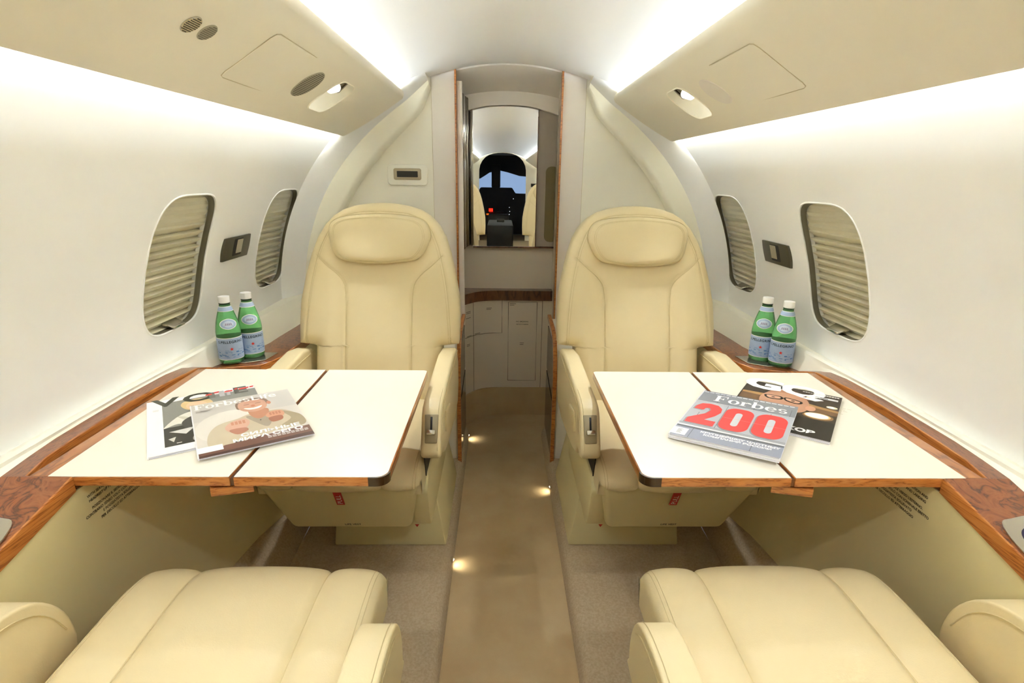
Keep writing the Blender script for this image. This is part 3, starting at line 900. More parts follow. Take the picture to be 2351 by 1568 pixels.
    if far:
        # recline control on the arm front
        a0, b0 = Vector((0, .158, .614)), Vector((0, .206, .530))
        tt = (b0 - a0).normalized(); nn = Vector((0, -tt[2], tt[1]))
        def onp(p, q, d):
            w = a0 + tt * q + nn * d
            return (.2315 + p, w[1], w[2])
        pl_ = part('control_plate', prism([(-.017, .008), (.017, .008), (.0145, .078), (-.0145, .078)], -.004, .005, onp, .002, 2), pm('taupe_plate', '#9C8F72', .4, metal=.3), ia)
        part('lever_slot', prism([(-.0025, .014), (.0025, .014), (.0025, .05), (-.0025, .05)], .004, .0056, onp), BLACK, ia)
        part('lever', prism([(-.0105, .046), (.0105, .046), (.0105, .058), (-.0105, .058)], .004, .014, onp, .002, 2), SATIN, ia)
        # finger pull on the aisle face
        part('finger_pull', prism([(.09, .585), (.10, .53), (-.01, .55), (-.01, .565)], .2545, .262, lambda p, q, d: (d, p, q), .003, 2), LEATHER, ia)
        part('gap_shade', prism([(.15, .50), (.10, .52), (-.2, .52), (-.2, .40), (.12, .40)], .2045, .2075, lambda p, q, d: (d, p, q)), BLACK)  # black sheet standing in for the shade in the gap below the arm
    return e

make_seat('left', True, 'cream leather seat facing the camera behind the left folding table', 'rear cabin seats facing the camera')
make_seat('right', True, 'cream leather seat facing the camera behind the right folding table', 'rear cabin seats facing the camera')
make_seat('left', False, 'nearest left cream leather seat facing away, under the front of the left table', 'near cabin seats facing away')
make_seat('right', False, 'nearest right cream leather seat facing away, under the front of the right table', 'near cabin seats facing away')

# ------------------------------------------------------------------ folding tables
def table(side):
    s = -1 if side == 'left' else 1
    e = root('folding_table', (s * .5, 1.1, .65), 'cream topped folding table with wood edges on the %s side of the aisle' % side, 'table')
    y0, y1 = .838, 1.384
    def flat(pts, z0, z1, w=0): return prism(pts, z0, z1, lambda p, q, d: (s * p, q, d), w, 2)
    def corner(cx, cy, r, a0, n=8): return [(cx + r * cos(radians(a0 + 90 * k / n)), cy + r * sin(radians(a0 + 90 * k / n))) for k in range(n + 1)]
    inner = corner(.222 + .022, y0 + .022, .022, 180) + [(.4865, y0), (.4865, y1)] + corner(.222 + .010, y1 - .010, .010, 90, 5)
    outer = [(.4935, y0), (.757, y0), (.757, y0 + .004), (.833, y0 + .004), (.833, y1), (.4935, y1)]
    for nm, ol, lam in (('inner_leaf', inner, corner(.222 + .0235, y0 + .0225, .021, 180) + [(.4855, y0 + .0015), (.4855, y1 - .001)] + corner(.222 + .0115, y1 - .011, .010, 90, 5)),
                        ('outer_leaf', outer, [(.4945, y0 + .0015), (.800, y0 + .0015), (.812, y1 - .001), (.4945, y1 - .001)])):
        v, f = flat(ol, .6525, .6692, .0006)
        lf = mk(nm, v, f, WOODE, e)
        v, f = flat(lam, .6688, .6702)
        mk('laminate', v, f, LAMIN, lf, smooth=False)
    v, f = flat([(.4845, y0 + .003), (.4955, y0 + .003), (.4955, y1 - .002), (.4845, y1 - .002)], .652, .6660); mk('hinge', v, f, WOODD, e)
    c0 = corner(.244, y0 + .022, .0226, 180); c1 = corner(.244, y0 + .022, .0205, 180)
    v, f = flat([(.2445 + .011, y0 - .0006)] [:0] + c0 + [(.256, y0 - .0006), (.256, y0 + .002)] + c1[::-1], .6523, .6694); mk('corner_cap', v, f, pm('burnt_veneer', '#3A2410', .25, coat=.5), e)
    # latch handle under the fold
    v, f = bev([(s * .545, y0 + .030, .648), (s * .475, y0 + .035, .648), (s * .460, y0 + .014, .648), (s * .528, y0 - .002, .648), (s * .545, y0 + .030, .632), (s * .475, y0 + .035, .632), (s * .460, y0 + .014, .632), (s * .528, y0 - .002, .632)],
               [(0, 1, 2, 3), (7, 6, 5, 4), (0, 1, 5, 4), (1, 2, 6, 5), (2, 3, 7, 6), (3, 0, 4, 7)], .001, 1)
    mk('latch', v, f, WOODE, e)
    v, f = box(s * .46, s * .56, y0 + .03, y1 - .03, .640, .652); mk('support_rail', v, f, WOODD, e)
    if s > 0:
        n = MB()
        for i in range(6):
            o = Vector((.735 - i * .0085, 1.165 - i * .006, .6703)); u = Vector((.80, -.60, 0)); w = Vector((.6, .8, 0))
            L0, L1 = (.0, .055) if i % 2 == 0 else (.004, .046)
            for k in range(5):
                a = L0 + (L1 - L0) * k / 5; b = a + (L1 - L0) / 5 * .75
                n.add([tuple(o + u * a), tuple(o + u * b), tuple(o + u * b + w * .0016), tuple(o + u * a + w * .0016)], [(0, 1, 2, 3)])
        n.build('printed_notice', pm('pale_ink', '#A79F86', .6), e, smooth=False)
table('left'); table('right')

# ------------------------------------------------------------------ cup plates on the ledges
for nm, s in SIDES:
    e = root('cup_plate', (s * .83, 1.61, .62), 'thin polished metal plate on the %s ledge under the two green bottles' % nm, 'plate')
    pts = [(.749, 1.600), (.80, 1.571), (.868, 1.574), (.868, 1.63), (.80, 1.672), (.738, 1.672)]
    v, f = prism(pts, .6205, .6235, lambda p, q, d: (s * p, q, d), .0006, 1); mk('plate', v, f, SATIN, e)
    e = root('cup_holder', (s * .83, .70, .64), 'satin metal cup holder plate in the %s ledge at the very edge of the photo' % nm, 'cup holder')
    zl = lambda y: .67 - .22 * (.838 - y)
    pts = crom([(.777, .736), (.80, .745), (.845, .752), (.862, .735), (.862, .66), (.85, .63), (.775, .63), (.766, .65), (.765, .695)], 4, True)
    v, f = prism(pts, .0004, .0042, lambda p, q, d: (s * p, q, zl(q) + d), .001, 2); mk('plate', v, f, SATIN, e)
    v, f = prism([(.812 + .029 * cos(2 * pi * k / 32), .692 + .034 * sin(2 * pi * k / 32)) for k in range(32)], .003, .0046, lambda p, q, d: (s * p, q, zl(q) + d)); mk('well', v, f, pm('indigo_well', '#1C1838', .15), e)

# ------------------------------------------------------------------ water bottles
def green_glass():
    m = pm('green_glass', '#8FEA9C', .04, trans=.8, ior=1.25, spec=.5)
    return m
GREEN = green_glass()
LABEL = pm('blue_label', '#A9BEDC', .5, vary=(60, '#9FB4D6', .6))
LWHITE = pm('label_white', '#F2F2EE', .5)
LBLUE = pm('label_ink_blue', '#4F7FC0', .5)
LTEXT = pm('label_ink_navy', '#26324E', .5)
LRED = pm('label_star', '#E2382A', .5)
LMAUVE = pm('label_crest', '#9A90B0', .5)
BP = [(.0, .0), (.028, .0), (.0315, .003), (.0325, .010), (.0325, .082), (.0330, .088), (.0328, .096), (.0315, .108), (.0288, .124), (.0250, .140), (.0208, .155), (.0170, .166), (.0148, .172), (.0136, .178), (.0132, .184), (.0132, .188), (.0, .188)]
BP = [(r * 1.05, z) for r, z in BP]
def br(z): return interp([(q[1], q[0]) for q in BP[1:-1]], z)[0]
def bottle(label, loc, turn, first):
    c = (0, 0, 0)
    e = root('water_bottle', loc, label, 'bottle', 'green water bottles on the ledges')
    def part(name, vf, mat, parent=None, **k):
        L = Vector(loc)
        ca, sa = cos(turn), sin(turn)
        return mk(name, [(L[0] + p[0] * ca - p[1] * sa, L[1] + p[0] * sa + p[1] * ca, L[2] + p[2]) for p in vf[0]], vf[1], mat, parent or e, **k)
    pr = [(max(r, .0004), z) for r, z in BP]
    part('glass_body', lathe(pr, c, 40), GREEN, ang=50)
    part('cap', lathe([(.0004, .182), (.0150, .182), (.0158, .184), (.0158, .198), (.0152, .2005), (.0004, .2015)], c, 32), WHITE)
    part('cap_ring', lathe([(.0130, .1775), (.0152, .1775), (.0152, .1815), (.0130, .1815)], c, 32), pm('dark_green_ring', '#1E3A20', .4))
    def band(z0, z1, o, a0=-pi, a1=pi, n=40):
        return loft([[((br(z) + o) * sin(a), -(br(z) + o) * cos(a), z) for z in [z0 + (z1 - z0) * i / 4 for i in range(5)]] for a in [a0 + (a1 - a0) * k / n for k in range(n + 1)]], False, False)
    part('neck_label', band(.158, .1725, .0005), LWHITE)
    part('neck_band', band(.1595, .171, .0008), LABEL)
    ml = part('main_label', band(.0135, .081, .0005), LWHITE)
    mb = MB()
    mb.add(*band(.0152, .0790, .0008), 0)
    cy_ = lambda x, z, o: ((br(z) + o) * sin(x / .0343), -(br(z) + o) * cos(x / .0343), z)
    def lay(s_, size, x0, z, m, **k):
        v, f = text2d(s_, size, **k)
        mb.add([cy_(x0 + x, z + y, .0012) for x, y in v], f, m)
    lay('S.PELLEGRINO', .0104, .0, .0652, 1, align='CENTER', bold=.028, spacing=1.12)
    st = []
    for k in range(10):
        r = .0058 if k % 2 == 0 else .0025
        st.append((r * sin(pi * k / 5), .047 + r * cos(pi * k / 5)))
    mb.add([cy_(x, z, .0013) for x, z in st] + [cy_(0, .047, .0013)], [(k, (k + 1) % 10, 10) for k in range(10)], 2)
    rnd = random.Random(3)
    for k in range(46):
        x = rnd.uniform(-.075, .075); z = rnd.choice((.021, .0245, .028, .0315, .035, .0385, .042))
        if abs(x) < .01 and z > .037: continue
        w = rnd.uniform(.004, .011); h = rnd.choice((.0012, .0018, .003)) if z < .036 else .0009
        mb.add([cy_(x, z, .0011), cy_(x + w / 2, z, .0011), cy_(x + w, z, .0011), cy_(x + w, z + h, .0011), cy_(x + w / 2, z + h, .0011), cy_(x, z + h, .0011)], [(0, 1, 4, 5), (1, 2, 3, 4)], 3)
    mk('label_print', [(loc[0] + p[0] * cos(turn) - p[1] * sin(turn), loc[1] + p[0] * sin(turn) + p[1] * cos(turn), loc[2] + p[2]) for p in mb.v], mb.f, [LABEL, LTEXT, LRED, LBLUE], ml, fmat=mb.m, smooth=True, recalc=False)
    # oval shoulder seal
    ov = [(.0215 * math.copysign(abs(cos(a)) ** 1.25, cos(a)), .0158 * sin(a)) for a in [2 * pi * k / 40 for k in range(40)]]
    sh = lambda x, z, o: ((br(z) + o) * sin(x / .027), -(br(z) + o) * cos(x / .027), z)
    mb = MB()
    for sc, o, m in ((1, .0008, 0), (.90, .0011, 1), (.60, .0013, 2)):
        rg = [[sh(x * sc * r, .1225 + z * sc * r, o) for x, z in ov] for r in (1, .75, .5, .25, .02)]
        v, f = loft(rg, True, True); mb.add(v, f, m)
    for dx_ in (-.006, -.002, .002, .006):
        mb.add([sh(dx_ - .0016, .1195, .0016), sh(dx_ + .0016, .1195, .0016), sh(dx_ + .001, .1255, .0016), sh(dx_ - .001, .1255, .0016)], [(0, 1, 2, 3)], 3)
    mb.add([sh(-.009, .117, .0016), sh(.009, .117, .0016), sh(.0078, .1205, .0016), sh(-.0078, .1205, .0016)], [(0, 1, 2, 3)], 3)
    mk('oval_seal', [(loc[0] + p[0] * cos(turn) - p[1] * sin(turn), loc[1] + p[0] * sin(turn) + p[1] * cos(turn), loc[2] + p[2]) for p in mb.v], mb.f, [LWHITE, LABEL, pm('seal_pale', '#C7D3E8', .5), LMAUVE], e, fmat=mb.m, recalc=False)
    return e
bottle('green water bottle on the left ledge, in front and fully in view', (-.842, 1.585, .6237), radians(32), True)
bottle('green water bottle on the left ledge, half hidden behind the other', (-.804, 1.643, .6237), radians(30), False)
bottle('green water bottle on the right ledge, in front and fully in view', (.843, 1.588, .6237), radians(-32), False)
bottle('green water bottle on the right ledge, half hidden behind the other', (.806, 1.646, .6237), radians(-30), False)

# ------------------------------------------------------------------ magazines
INKS = {}
def ink(h): return pm('print_' + h.lstrip('#').lower(), h, .32, spec=.45)
class Cover:
    """a printed cover: flat areas of ink in page coordinates (0..1, 0..1), one mesh"""
    def __init__(s): s.mb = MB(); s.mats = []; s.k = 0; s.xf = lambda x: x
    def slot(s, h):
        m = ink(h)
        if m not in s.mats: s.mats.append(m)
        return s.mats.index(m)
    def poly(s, pts, h, smooth=0):
        if smooth: pts = crom(pts, smooth, True)
        s.k += 1
        s.mb.add([(s.xf(x), y, s.k) for x, y in pts], [tuple(range(len(pts)))], s.slot(h))
    def rect(s, x0, y0, x1, y1, h): s.poly([(x0, y0), (x1, y0), (x1, y1), (x0, y1)], h)
    def ell(s, cx, cy, rx, ry, h, rot=0, n=24):
        a = radians(rot)
        s.poly([(cx + rx * cos(t) * cos(a) - ry * sin(t) * sin(a), cy + rx * cos(t) * sin(a) + ry * sin(t) * cos(a)) for t in [2 * pi * k / n for k in range(n)]], h)
    def text(s, t, x, y, size, h, W, H, **k):
        v, f = text2d(t, size, **k)
        s.k += 1
        s.mb.add([(x + a / W, y + b / H, s.k) for a, b in v], f, s.slot(h))
    def letters(s, L, x, y, w, hgt, h):
        """heavy slab lettering: list of (polygons in a unit box, advance)"""
        for polys, adv in L:
            for P in polys:
                s.k += .02
                s.mb.add([(x + px * w, y + py * hgt, s.k) for px, py in P], [tuple(range(len(P)))], s.slot(h))
            x += adv * w
        s.k += 1
        return x
def ring(cx, cy, rx, ry, ix, iy, a0=0, a1=360, n=28):
    """quads of a stressed bowl"""
    o = []
    for k in range(n):
        t0 = radians(a0 + (a1 - a0) * k / n); t1 = radians(a0 + (a1 - a0) * (k + 1) / n)
        o.append([(cx + rx * cos(t0), cy + ry * sin(t0)), (cx + rx * cos(t1), cy + ry * sin(t1)), (cx + ix * cos(t1), cy + iy * sin(t1)), (cx + ix * cos(t0), cy + iy * sin(t0))])
    return o
def bar(x0, y0, x1, y1): return [(x0, y0), (x1, y0), (x1, y1), (x0, y1)]
SF = ([bar(.0, 0, .45, .07), bar(0, .93, .85, 1), bar(.10, 0, .34, 1), bar(.78, .66, .85, 1), bar(.34, .46, .58, .54), bar(.55, .36, .62, .64)], .95)
SO = (ring(.38, .33, .38, .35, .18, .29), .82)
SR = ([bar(0, 0, .42, .06), bar(.08, 0, .30, .66), bar(0, .60, .30, .66)] + ring(.50, .40, .24, .27, .14, .16, 20, 150, 10) + [bar(.50, .48, .68, .62)], .74)
SB = ([bar(.07, 0, .28, 1), bar(0, .94, .28, 1)] + ring(.42, .33, .38, .35, .18, .27), .88)
SE = (ring(.38, .33, .38, .35, .18, .28, 12, 325) + [bar(.14, .31, .74, .38)], .82)
SS = (ring(.30, .49, .28, .19, .12, .12, 25, 270, 16) + ring(.34, .20, .28, .20, .12, .13, -155, 95, 18), .66)
FORB = [SF, SO, SR, SB, SE, SS]

def magazine(label, C, deg, W, H, th, tu, cover, spine_col):
    """C centre of the underside, deg turn of the head edge, tu rise along the head"""
    U = Vector((cos(radians(deg)), sin(radians(deg)), tu)).normalized()
    V = Vector((-sin(radians(deg)), cos(radians(deg)), 0)); V = (V - U * V.dot(U)).normalized()
    Cv = Vector(C); Nn = U.cross(V)
    def P(u, v, h): return tuple(Cv + U * ((u - .5) * W) + V * ((v - .5) * H) + Nn * h)
    c = P(.5, .5, 0)
    e = root('magazine', c, label, 'magazine', 'magazines lying on the tables')
    mb = MB()
    n = 4
    for i in range(n):
        h0, h1 = .0004 + th * i / n, th * (i + .86) / n
        g = .004 * (i % 2) + .002 * i / n
        v = [P(u, q, h) for h in (h0, h1) for u, q in ((.003, g), (.997 - g, g), (.997 - g, 1 - g / 2), (.003, 1 - g / 2))]
        mb.add(v, [(0, 1, 2, 3), (7, 6, 5, 4), (0, 1, 5, 4), (1, 2, 6, 5), (2, 3, 7, 6), (3, 0, 4, 7)])
    mb.build('pages', PAPER, e, smooth=False)
    v = [P(u, q, h) for h in (0, th + .0003) for u, q in ((0, 0), (.012, 0), (.012, 1), (0, 1))]
    mk('spine', v, [(0, 1, 2, 3), (7, 6, 5, 4), (0, 1, 5, 4), (1, 2, 6, 5), (2, 3, 7, 6), (3, 0, 4, 7)], ink(spine_col), e, smooth=False)
    mk('cover', [P(x, y, th + .0002 + k * .000012) for x, y, k in cover.mb.v], cover.mb.f, cover.mats, e, fmat=cover.mb.m, smooth=False, recalc=False)
    return e

# left, underneath: white-bordered cover with two faces
W_, H_ = .219, .292
c = Cover()
c.rect(0, 0, 1, 1, '#F3F2F4'); c.rect(.13, .10, 1, .93, '#8F8F88'); c.rect(.13, .10, 1, .42, '#3F3E3A')
c.xf = lambda x: .13 + (x - .13) * .70
c.poly([(.13, .42), (.34, .62), (.62, .66), (.72, .48), (.5, .40), (.3, .46)], '#E4E0D4', 5)
c.poly([(.30, .60), (.42, .56), (.46, .46), (.40, .50)], '#C9C3B2', 4)
c.poly([(.36, .80), (.40, .88), (.56, .91), (.72, .86), (.76, .74), (.6, .70), (.44, .70)], '#D9BE8C', 6)
c.ell(.56, .76, .14, .095, '#E9C3A2', -12); c.rect(.46, .765, .52, .773, '#6A4A38'); c.rect(.58, .76, .64, .768, '#6A4A38'); c.ell(.57, .715, .04, .010, '#B8604C', -10)
c.poly([(.34, .46), (.46, .56), (.66, .56), (.8, .44), (.8, .2), (.55, .22), (.42, .3)], '#54524E', 6)
c.ell(.60, .43, .13, .10, '#D6D3CE', -8); c.rect(.50, .44, .56, .448, '#34322E'); c.rect(.62, .435, .68, .443, '#34322E'); c.ell(.61, .375, .04, .010, '#6E6A66', -8)
c.poly([(.46, .12), (.50, .26), (.66, .32), (.82, .24), (.86, .12)], '#CFCBC8', 5)
c.xf = lambda x: x
c.poly([(.17, .34), (.38, .36), (.30, .26)], '#D8D6D2'); c.poly([(.16, .22), (.22, .24), (.20, .16)], '#D0CEC8'); c.rect(.22, .13, .26, .14, '#E0DEDA')
for i, ch in enumerate('VO'):
    c.text(ch, (.05, .31)[i], .855, .070, '#4A4A3C', W_, H_, bold=.03, xs=1.15)
c.text('E', .78, .87, .058, '#5E5E58', W_, H_, bold=.03, xs=1.1)
for x0, w0 in ((.555, .055), (.65, .05), (.72, .035)): c.rect(x0, .86, x0 + w0, .985, '#77776F' if x0 < .6 else '#BDBDBD')
for x0, w0, a in ((.52, .06, .93), (.60, .05, .955), (.70, .08, .935), (.80, .03, .96), (.84, .10, .945), (.95, .04, .955)): c.poly([(x0, a), (x0 + w0, a + .004), (x0 + w0 + .01, a + .035), (x0 + .01, a + .028)], '#E0413A')
c.text('МОД', .38, .135, .024, '#F4F4F4', W_, H_, bold=.05, xs=1.3)
for i in range(3): c.rect(.05, .80 - i * .012, .10, .804 - i * .012, '#B8B8B4')
magazine('white-bordered fashion magazine with two grey-toned faces, underneath on the left table', (-.6487, 1.0752, .6705), 31.6, W_, H_, .0042, 0, c, '#F3F2F4')
# left, on top: laughing man in a pale jacket
W_, H_ = .203, .274
c = Cover()
c.rect(0, 0, 1, 1, '#D6D0C8'); c.rect(0, .62, 1, 1, '#CBC6C0'); c.ell(.35, .45, .34, .30, '#DFDAD2')
c.poly([(.0, .0), (1, .0), (1, .18), (.62, .16), (.40, .17), (.20, .12), (0, .10)], '#7E5A4C')
c.poly([(0, 0), (1, 0), (1, .055), (0, .03)], '#5A3E38')
c.poly([(.10, .16), (.12, .36), (.22, .50), (.40, .55), (.52, .60), (.70, .60), (.84, .57), (.96, .42), (1.0, .26), (.92, .22), (.66, .18), (.42, .14), (.2, .13)], '#C9BCA4', 5)
c.poly([(.80, .56), (.97, .42), (.99, .24), (.90, .20), (.76, .26), (.88, .38)], '#A99A7E', 5)
c.poly([(.48, .56), (.56, .40), (.64, .30), (.70, .40), (.72, .58), (.60, .54)], '#A99C8A', 4)
c.poly([(.52, .60), (.56, .50), (.62, .48), (.70, .56), (.70, .66), (.54, .68)], '#C58C70', 5)
c.poly([(.42, .78), (.44, .88), (.56, .93), (.70, .90), (.75, .80), (.70, .74), (.46, .72)], '#8A7060', 6)
c.poly([(.44, .80), (.47, .87), (.58, .89), (.69, .86), (.72, .77), (.70, .68), (.60, .63), (.50, .66), (.45, .72)], '#CFA08A', 6)
c.ell(.745, .77, .022, .036, '#CC8C72'); c.poly([(.49, .735), (.58, .715), (.67, .735), (.63, .688), (.54, .688)], '#FAF4EE', 4)
c.rect(.50, .80, .555, .808, '#6E4A3C'); c.rect(.615, .80, .67, .808, '#6E4A3C'); c.ell(.585, .76, .022, .022, '#C98468')
for yy in (.83, .845): c.rect(.51, yy, .66, yy + .004, '#B9785E')
c.poly([(.27, .42), (.33, .50), (.45, .53), (.50, .46), (.46, .36), (.36, .30), (.29, .34)], '#D6AC98', 5); c.poly([(.30, .36), (.44, .36), (.46, .30), (.36, .26)], '#B9826C', 4)
for k in range(4): c.rect(.33 + k * .035, .44, .355 + k * .035, .50, '#C98C70')
c.poly([(.66, .50), (.72, .57), (.82, .56), (.84, .48), (.78, .42), (.70, .44)], '#D29C80', 5); c.poly([(.68, .45), (.80, .46), (.80, .38), (.70, .36)], '#A8705A', 4)
for k in range(4): c.rect(.70 + k * .03, .495, .72 + k * .03, .55, '#BE8268')
c.ell(.60, .44, .008, .008, '#3A3430')
xx = c.letters(FORB, .035, .875, .112, .108, '#FBF9F6')
c.text('Life', xx + .005, .877, .038, '#F8F7F5', W_, H_, bold=.008, xs=1.0)
c.text('СИЛЬНЫЕ', .38, .205, .0190, '#FFFFFF', W_, H_, bold=.04, xs=1.15); c.text('МИРА СЕГО', .30, .135, .0190, '#FFFFFF', W_, H_, bold=.04, xs=1.15)
for i in range(2):
    for k in range(9): c.rect(.60 + k * .042, .115 - i * .022, .634 + k * .042, .126 - i * .022, '#E8E4E0')
for i in range(3): c.rect(.045, .835 - i * .014, .20 - .02 * i, .841 - i * .014, '#A49C94')
c.rect(0, .065, .215, .155, '#F6F5F6')
magazine('magazine with a laughing man in a pale jacket, on top on the left table', (-.5523, 1.0528, .6756), 31.0, W_, H_, .0030, 0, c, '#E8E6EA')
# right, underneath: dark cover with a man in glasses
W_, H_ = .209, .280
c = Cover()
c.rect(0, 0, 1, 1, '#4B4036'); c.rect(0, 0, 1, .36, '#37332E'); c.rect(0, .52, 1, .66, '#7A5C40'); c.rect(0, .66, 1, .92, '#4A4036')
c.poly([(0, .70), (.3, .72), (.6, .70), (1, .64), (1, .60), (.5, .64), (0, .66)], '#B48C5C')
c.poly([(.24, .50), (.22, .66), (.30, .80), (.48, .84), (.66, .78), (.72, .62), (.68, .46), (.50, .38), (.32, .40)], '#C59478', 6)
c.poly([(.26, .76), (.36, .90), (.56, .90), (.70, .76), (.56, .82), (.38, .82)], '#B07C60', 5); c.ell(.74, .58, .05, .06, '#D6A286')
c.poly([(.25, .70), (.42, .72), (.44, .65), (.30, .62)], '#2E2824', 3); c.poly([(.46, .72), (.64, .69), (.62, .62), (.48, .64)], '#2E2824', 3)
c.poly([(.275, .695), (.40, .705), (.415, .66), (.31, .64)], '#D9A88C', 3); c.poly([(.48, .705), (.615, .68), (.60, .635), (.495, .655)], '#D9A88C', 3)
c.ell(.345, .672, .02, .012, '#4A3830'); c.ell(.55, .668, .02, .012, '#4A3830')
c.ell(.83, .44, .145, .075, '#8C6A46', 4); c.ell(.825, .45, .125, .062, '#E7C48C', 4); c.ell(.82, .452, .11, .052, '#FFFDF6', 4)
c.ell(.70, .84, .045, .018, '#F4E4C8'); c.ell(.93, .70, .055, .028, '#F8E8C8'); c.ell(.92, .70, .04, .02, '#FFFDF4')
c.poly([(.0, .33), (.3, .30), (.6, .36), (.6, .10), (0, .10)], '#2F2C29', 4)
c.text('GQ', -.03, .84, .098, '#FFFFFF', W_, H_, bold=.05, xs=1.22, spacing=.9)
c.text('ЖКОВ', .86, .060, .025, '#F4F4F4', W_, H_, bold=.05, xs=1.1, align='RIGHT')
for k in range(14): c.rect(.60 + k * .027, .955 - k * .0005, .622 + k * .027, .970, '#E8E4DC')
c.rect(.74, .865, .97, .905, '#DADADA'); c.rect(.79, .878, .87, .893, '#5E5E62')
magazine('dark magazine cover with a man in glasses, underneath on the right table', (.6231, 1.1372, .6705), -35.6, W_, H_, .0062, 0, c, '#3A342C')
# right, on top: grey cover with large red figures
W_, H_ = .2045, .2795
c = Cover()
c.rect(0, 0, 1, 1, '#AEB2BA'); c.rect(0, .74, 1, 1, '#8E929A'); c.rect(0, .0, 1, .20, '#9CA2B4'); c.rect(0, .17, 1, .20, '#6E7278'); c.rect(0, .20, 1, .225, '#E4E6EA'); c.rect(0, .735, 1, .75, '#DDE0E4'); c.rect(.0, .25, 1, .735, '#B9BEC6')
for y0 in (.225, .25, .735): c.rect(0, y0, 1, y0 + .004, '#5E6268')
for x0, y0, y1 in ((.22, .75, 1), (.6, .75, .93), (.35, .25, .735), (.78, .25, .735), (.12, .25, .5), (.18, 0, .2), (.74, 0, .2), (.95, .75, .9)): c.rect(x0, y0, x0 + .005, y1, '#5E6268')
def fig0(x, y, w, h, col, hole):
    c.poly(rrect(x + w / 2, y + h / 2, w / 2, h / 2, w * .36, 6), col); c.poly(rrect(x + w / 2, y + h / 2, w * .12, h * .30, w * .118, 5), hole)
for o, col in ((-.012, '#8E9096'), (0, '#E84A48')):
    yo = o
    tw = crom([(.04, .56), (.06, .655), (.17, .705), (.28, .66), (.30, .55), (.24, .44), (.19, .37)], 5)
    c.poly([(.05 + o, .27 + yo), (.33 + o, .27 + yo), (.33 + o, .37 + yo), (.215 + o, .37 + yo), (.29 + o, .47 + yo), (.325 + o, .56 + yo), (.315 + o, .64 + yo), (.26 + o, .70 + yo), (.17 + o, .715 + yo), (.09 + o, .695 + yo), (.05 + o, .63 + yo), (.045 + o, .56 + yo), (.145 + o, .56 + yo), (.155 + o, .61 + yo), (.19 + o, .62 + yo), (.215 + o, .58 + yo), (.19 + o, .50 + yo), (.05 + o, .36 + yo)], col)
    fig0(.36 + o, .265 + yo, .28, .45, col, '#C6CBD2'); fig0(.67 + o, .265 + yo, .29, .45, col, '#C9CED6')
c.rect(.36, .488, .96, .492, '#F09A96')
c.letters(FORB, .17, .795, .155, .135, '#FAFAFA')
for k in range(16): c.rect(.02 + k * .06, .962, .068 + k * .06, .978, '#E6E8EC')
c.text('КРУПНЕЙШИХ ЧАСТНЫХ', .26, .125, .0105, '#FFFFFF', W_, H_, bold=.05, xs=1.12); c.text('КОМПАНИЙ РОССИИ', .30, .085, .0105, '#FFFFFF', W_, H_, bold=.05, xs=1.12)
c.rect(.0, .02, .15, .14, '#F2F2F2')
for k in range(7): c.rect(.055, .045 + k * .011, .105 - (k % 3) * .008, .051 + k * .011, '#8A8A8E')
magazine('thick grey magazine with the red figures 200, on top on the right table', (.4729, 1.0452, .6766), -34.0, W_, H_, .0100, .032, c, '#DDDDE2')

# ------------------------------------------------------------------ floor lights in the aisle steps
for lab, x, y in (('small round floor light low in the left aisle step nearest the camera', -.1715, 1.44), ('small round floor light low in the left aisle step by the doorway', -.1715, 2.30), ('small round floor light low in the right aisle step', .1715, 1.86)):
    s = 1 if x > 0 else -1
    e = root('floor_light', (x, y, .01), lab, 'floor light', 'aisle floor lights')
    v, f = cyl((x + s * .004, y, .020), (x - s * .0012, y, .019), .010); mk('bezel', v, f, pm('tan_plastic', '#A08C66', .7), e)
    v, f = cyl((x - s * .0008, y, .020), (x - s * .0022, y, .019), .0045); mk('lens', v, f, pm('warm_lens', '#FFF1D2', .4, emit=1), e)
    l = bpy.data.lights.new('floor_glow', 'SPOT'); l.energy = .05; l.color = (1, .92, .74); l.spot_size = radians(120); l.spot_blend = .8; l.shadow_soft_size = .006
    o = bpy.data.objects.new('floor_glow', l); COL.objects.link(o); o.location = (x - s * .006, y, .024)
    o.rotation_euler = Vector((-s * .5, 0, -.9)).to_track_quat('-Z', 'Y').to_euler()

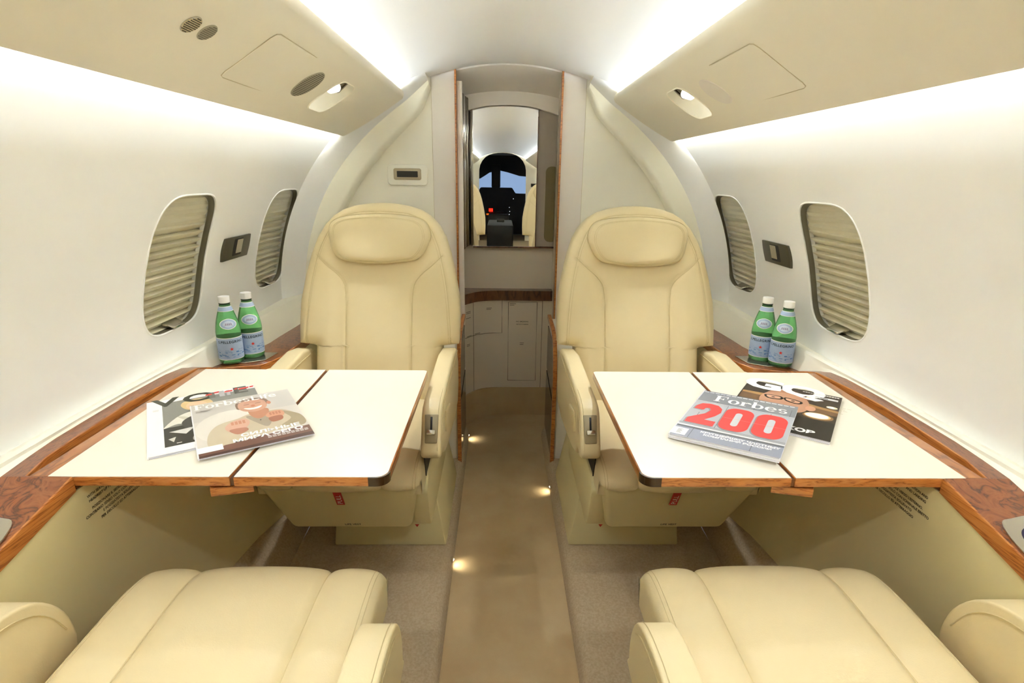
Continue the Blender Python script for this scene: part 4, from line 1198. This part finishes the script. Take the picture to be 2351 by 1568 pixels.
# ------------------------------------------------------------------ light
def area(name, loc, aim, sx, sy, power, col=(1, 1, 1)):
    l = bpy.data.lights.new(name, 'AREA'); l.shape = 'RECTANGLE'; l.size = sx; l.size_y = sy; l.energy = power; l.color = col
    o = bpy.data.objects.new(name, l); COL.objects.link(o)
    o.location = loc
    d = Vector(aim).normalized()
    Y = Vector((0, 1, 0)); Z = -d; X = Y.cross(Z)
    o.matrix_world = Matrix(((X[0], Y[0], Z[0], loc[0]), (X[1], Y[1], Z[1], loc[1]), (X[2], Y[2], Z[2], loc[2]), (0, 0, 0, 1)))
    return o
LEN = 2.28 - YF - .1; YM = 2.28 - LEN / 2
COVE, WASH, READ = 4.0 * LEN, 5.6 * LEN, 5
LCOL = (.80, .905, 1)
for s in (-1, 1):
    p = psu(s, .03, .19, -.034)
    area('cove_lamp', (p[0], YM, p[2]), (-s * .55, 0, .83), .02, LEN, COVE, LCOL)
    p = psu(s, .262, .19, -.026)
    area('wash_lamp', (p[0], YM, p[2]), (s * .55, 0, -.83), .02, LEN, WASH, LCOL)
    for yl, dy in ((1.72, -.35), (.22, .42)):
        p = psu(s, .117, yl, .004)
        l = bpy.data.lights.new('reading_lamp', 'SPOT'); l.energy = READ; l.color = (.90, .95, 1); l.spot_size = radians(75); l.spot_blend = .7; l.shadow_soft_size = .02
        o = bpy.data.objects.new('reading_lamp', l); COL.objects.link(o); o.location = p
        o.rotation_euler = Vector((s * .02, dy, -.72)).to_track_quat('-Z', 'Y').to_euler()

w = bpy.data.worlds.new('dim_cabin'); SC.world = w
w.use_nodes = True
w.node_tree.nodes['Background'].inputs[0].default_value = (.8, .85, 1, 1)
w.node_tree.nodes['Background'].inputs[1].default_value = .05

# ------------------------------------------------------------------ camera
F, CX, CY = 1250., 1175.5, 784.
Yc = Vector((1150 - CX, CY - 407, -F)).normalized()
Xc = Vector((1, -math.tan(radians(.45)), 0)); Xc[2] = -(Xc[0] * Yc[0] + Xc[1] * Yc[1]) / Yc[2]; Xc.normalize()
Zc = Xc.cross(Yc)
cam = bpy.data.cameras.new('camera'); cam.sensor_width = 36; cam.lens = F / 2351 * 36; cam.clip_start = .02
co = bpy.data.objects.new('camera', cam); COL.objects.link(co)
co.matrix_world = Matrix(((Xc[0], Xc[1], Xc[2], -.03), (Yc[0], Yc[1], Yc[2], 0), (Zc[0], Zc[1], Zc[2], 1.17), (0, 0, 0, 1)))
SC.camera = co
vs = SC.view_settings
SC.display_settings.display_device = 'sRGB'
vs.view_transform = 'Standard'; vs.look = 'None'; vs.gamma = 1; vs.use_curve_mapping = False
vs.exposure = 2.08
SC.cycles.max_bounces = 12; SC.cycles.diffuse_bounces = 10; SC.cycles.glossy_bounces = 3; SC.cycles.transmission_bounces = 6
SC.cycles.caustics_reflective = False; SC.cycles.caustics_refractive = False
SC.cycles.use_adaptive_sampling = True; SC.cycles.adaptive_threshold = .03
for m in bpy.data.materials:
    m.cycles.emission_sampling = 'NONE'
SC.cycles.sample_clamp_indirect = 8
SC.cycles.use_denoising = True
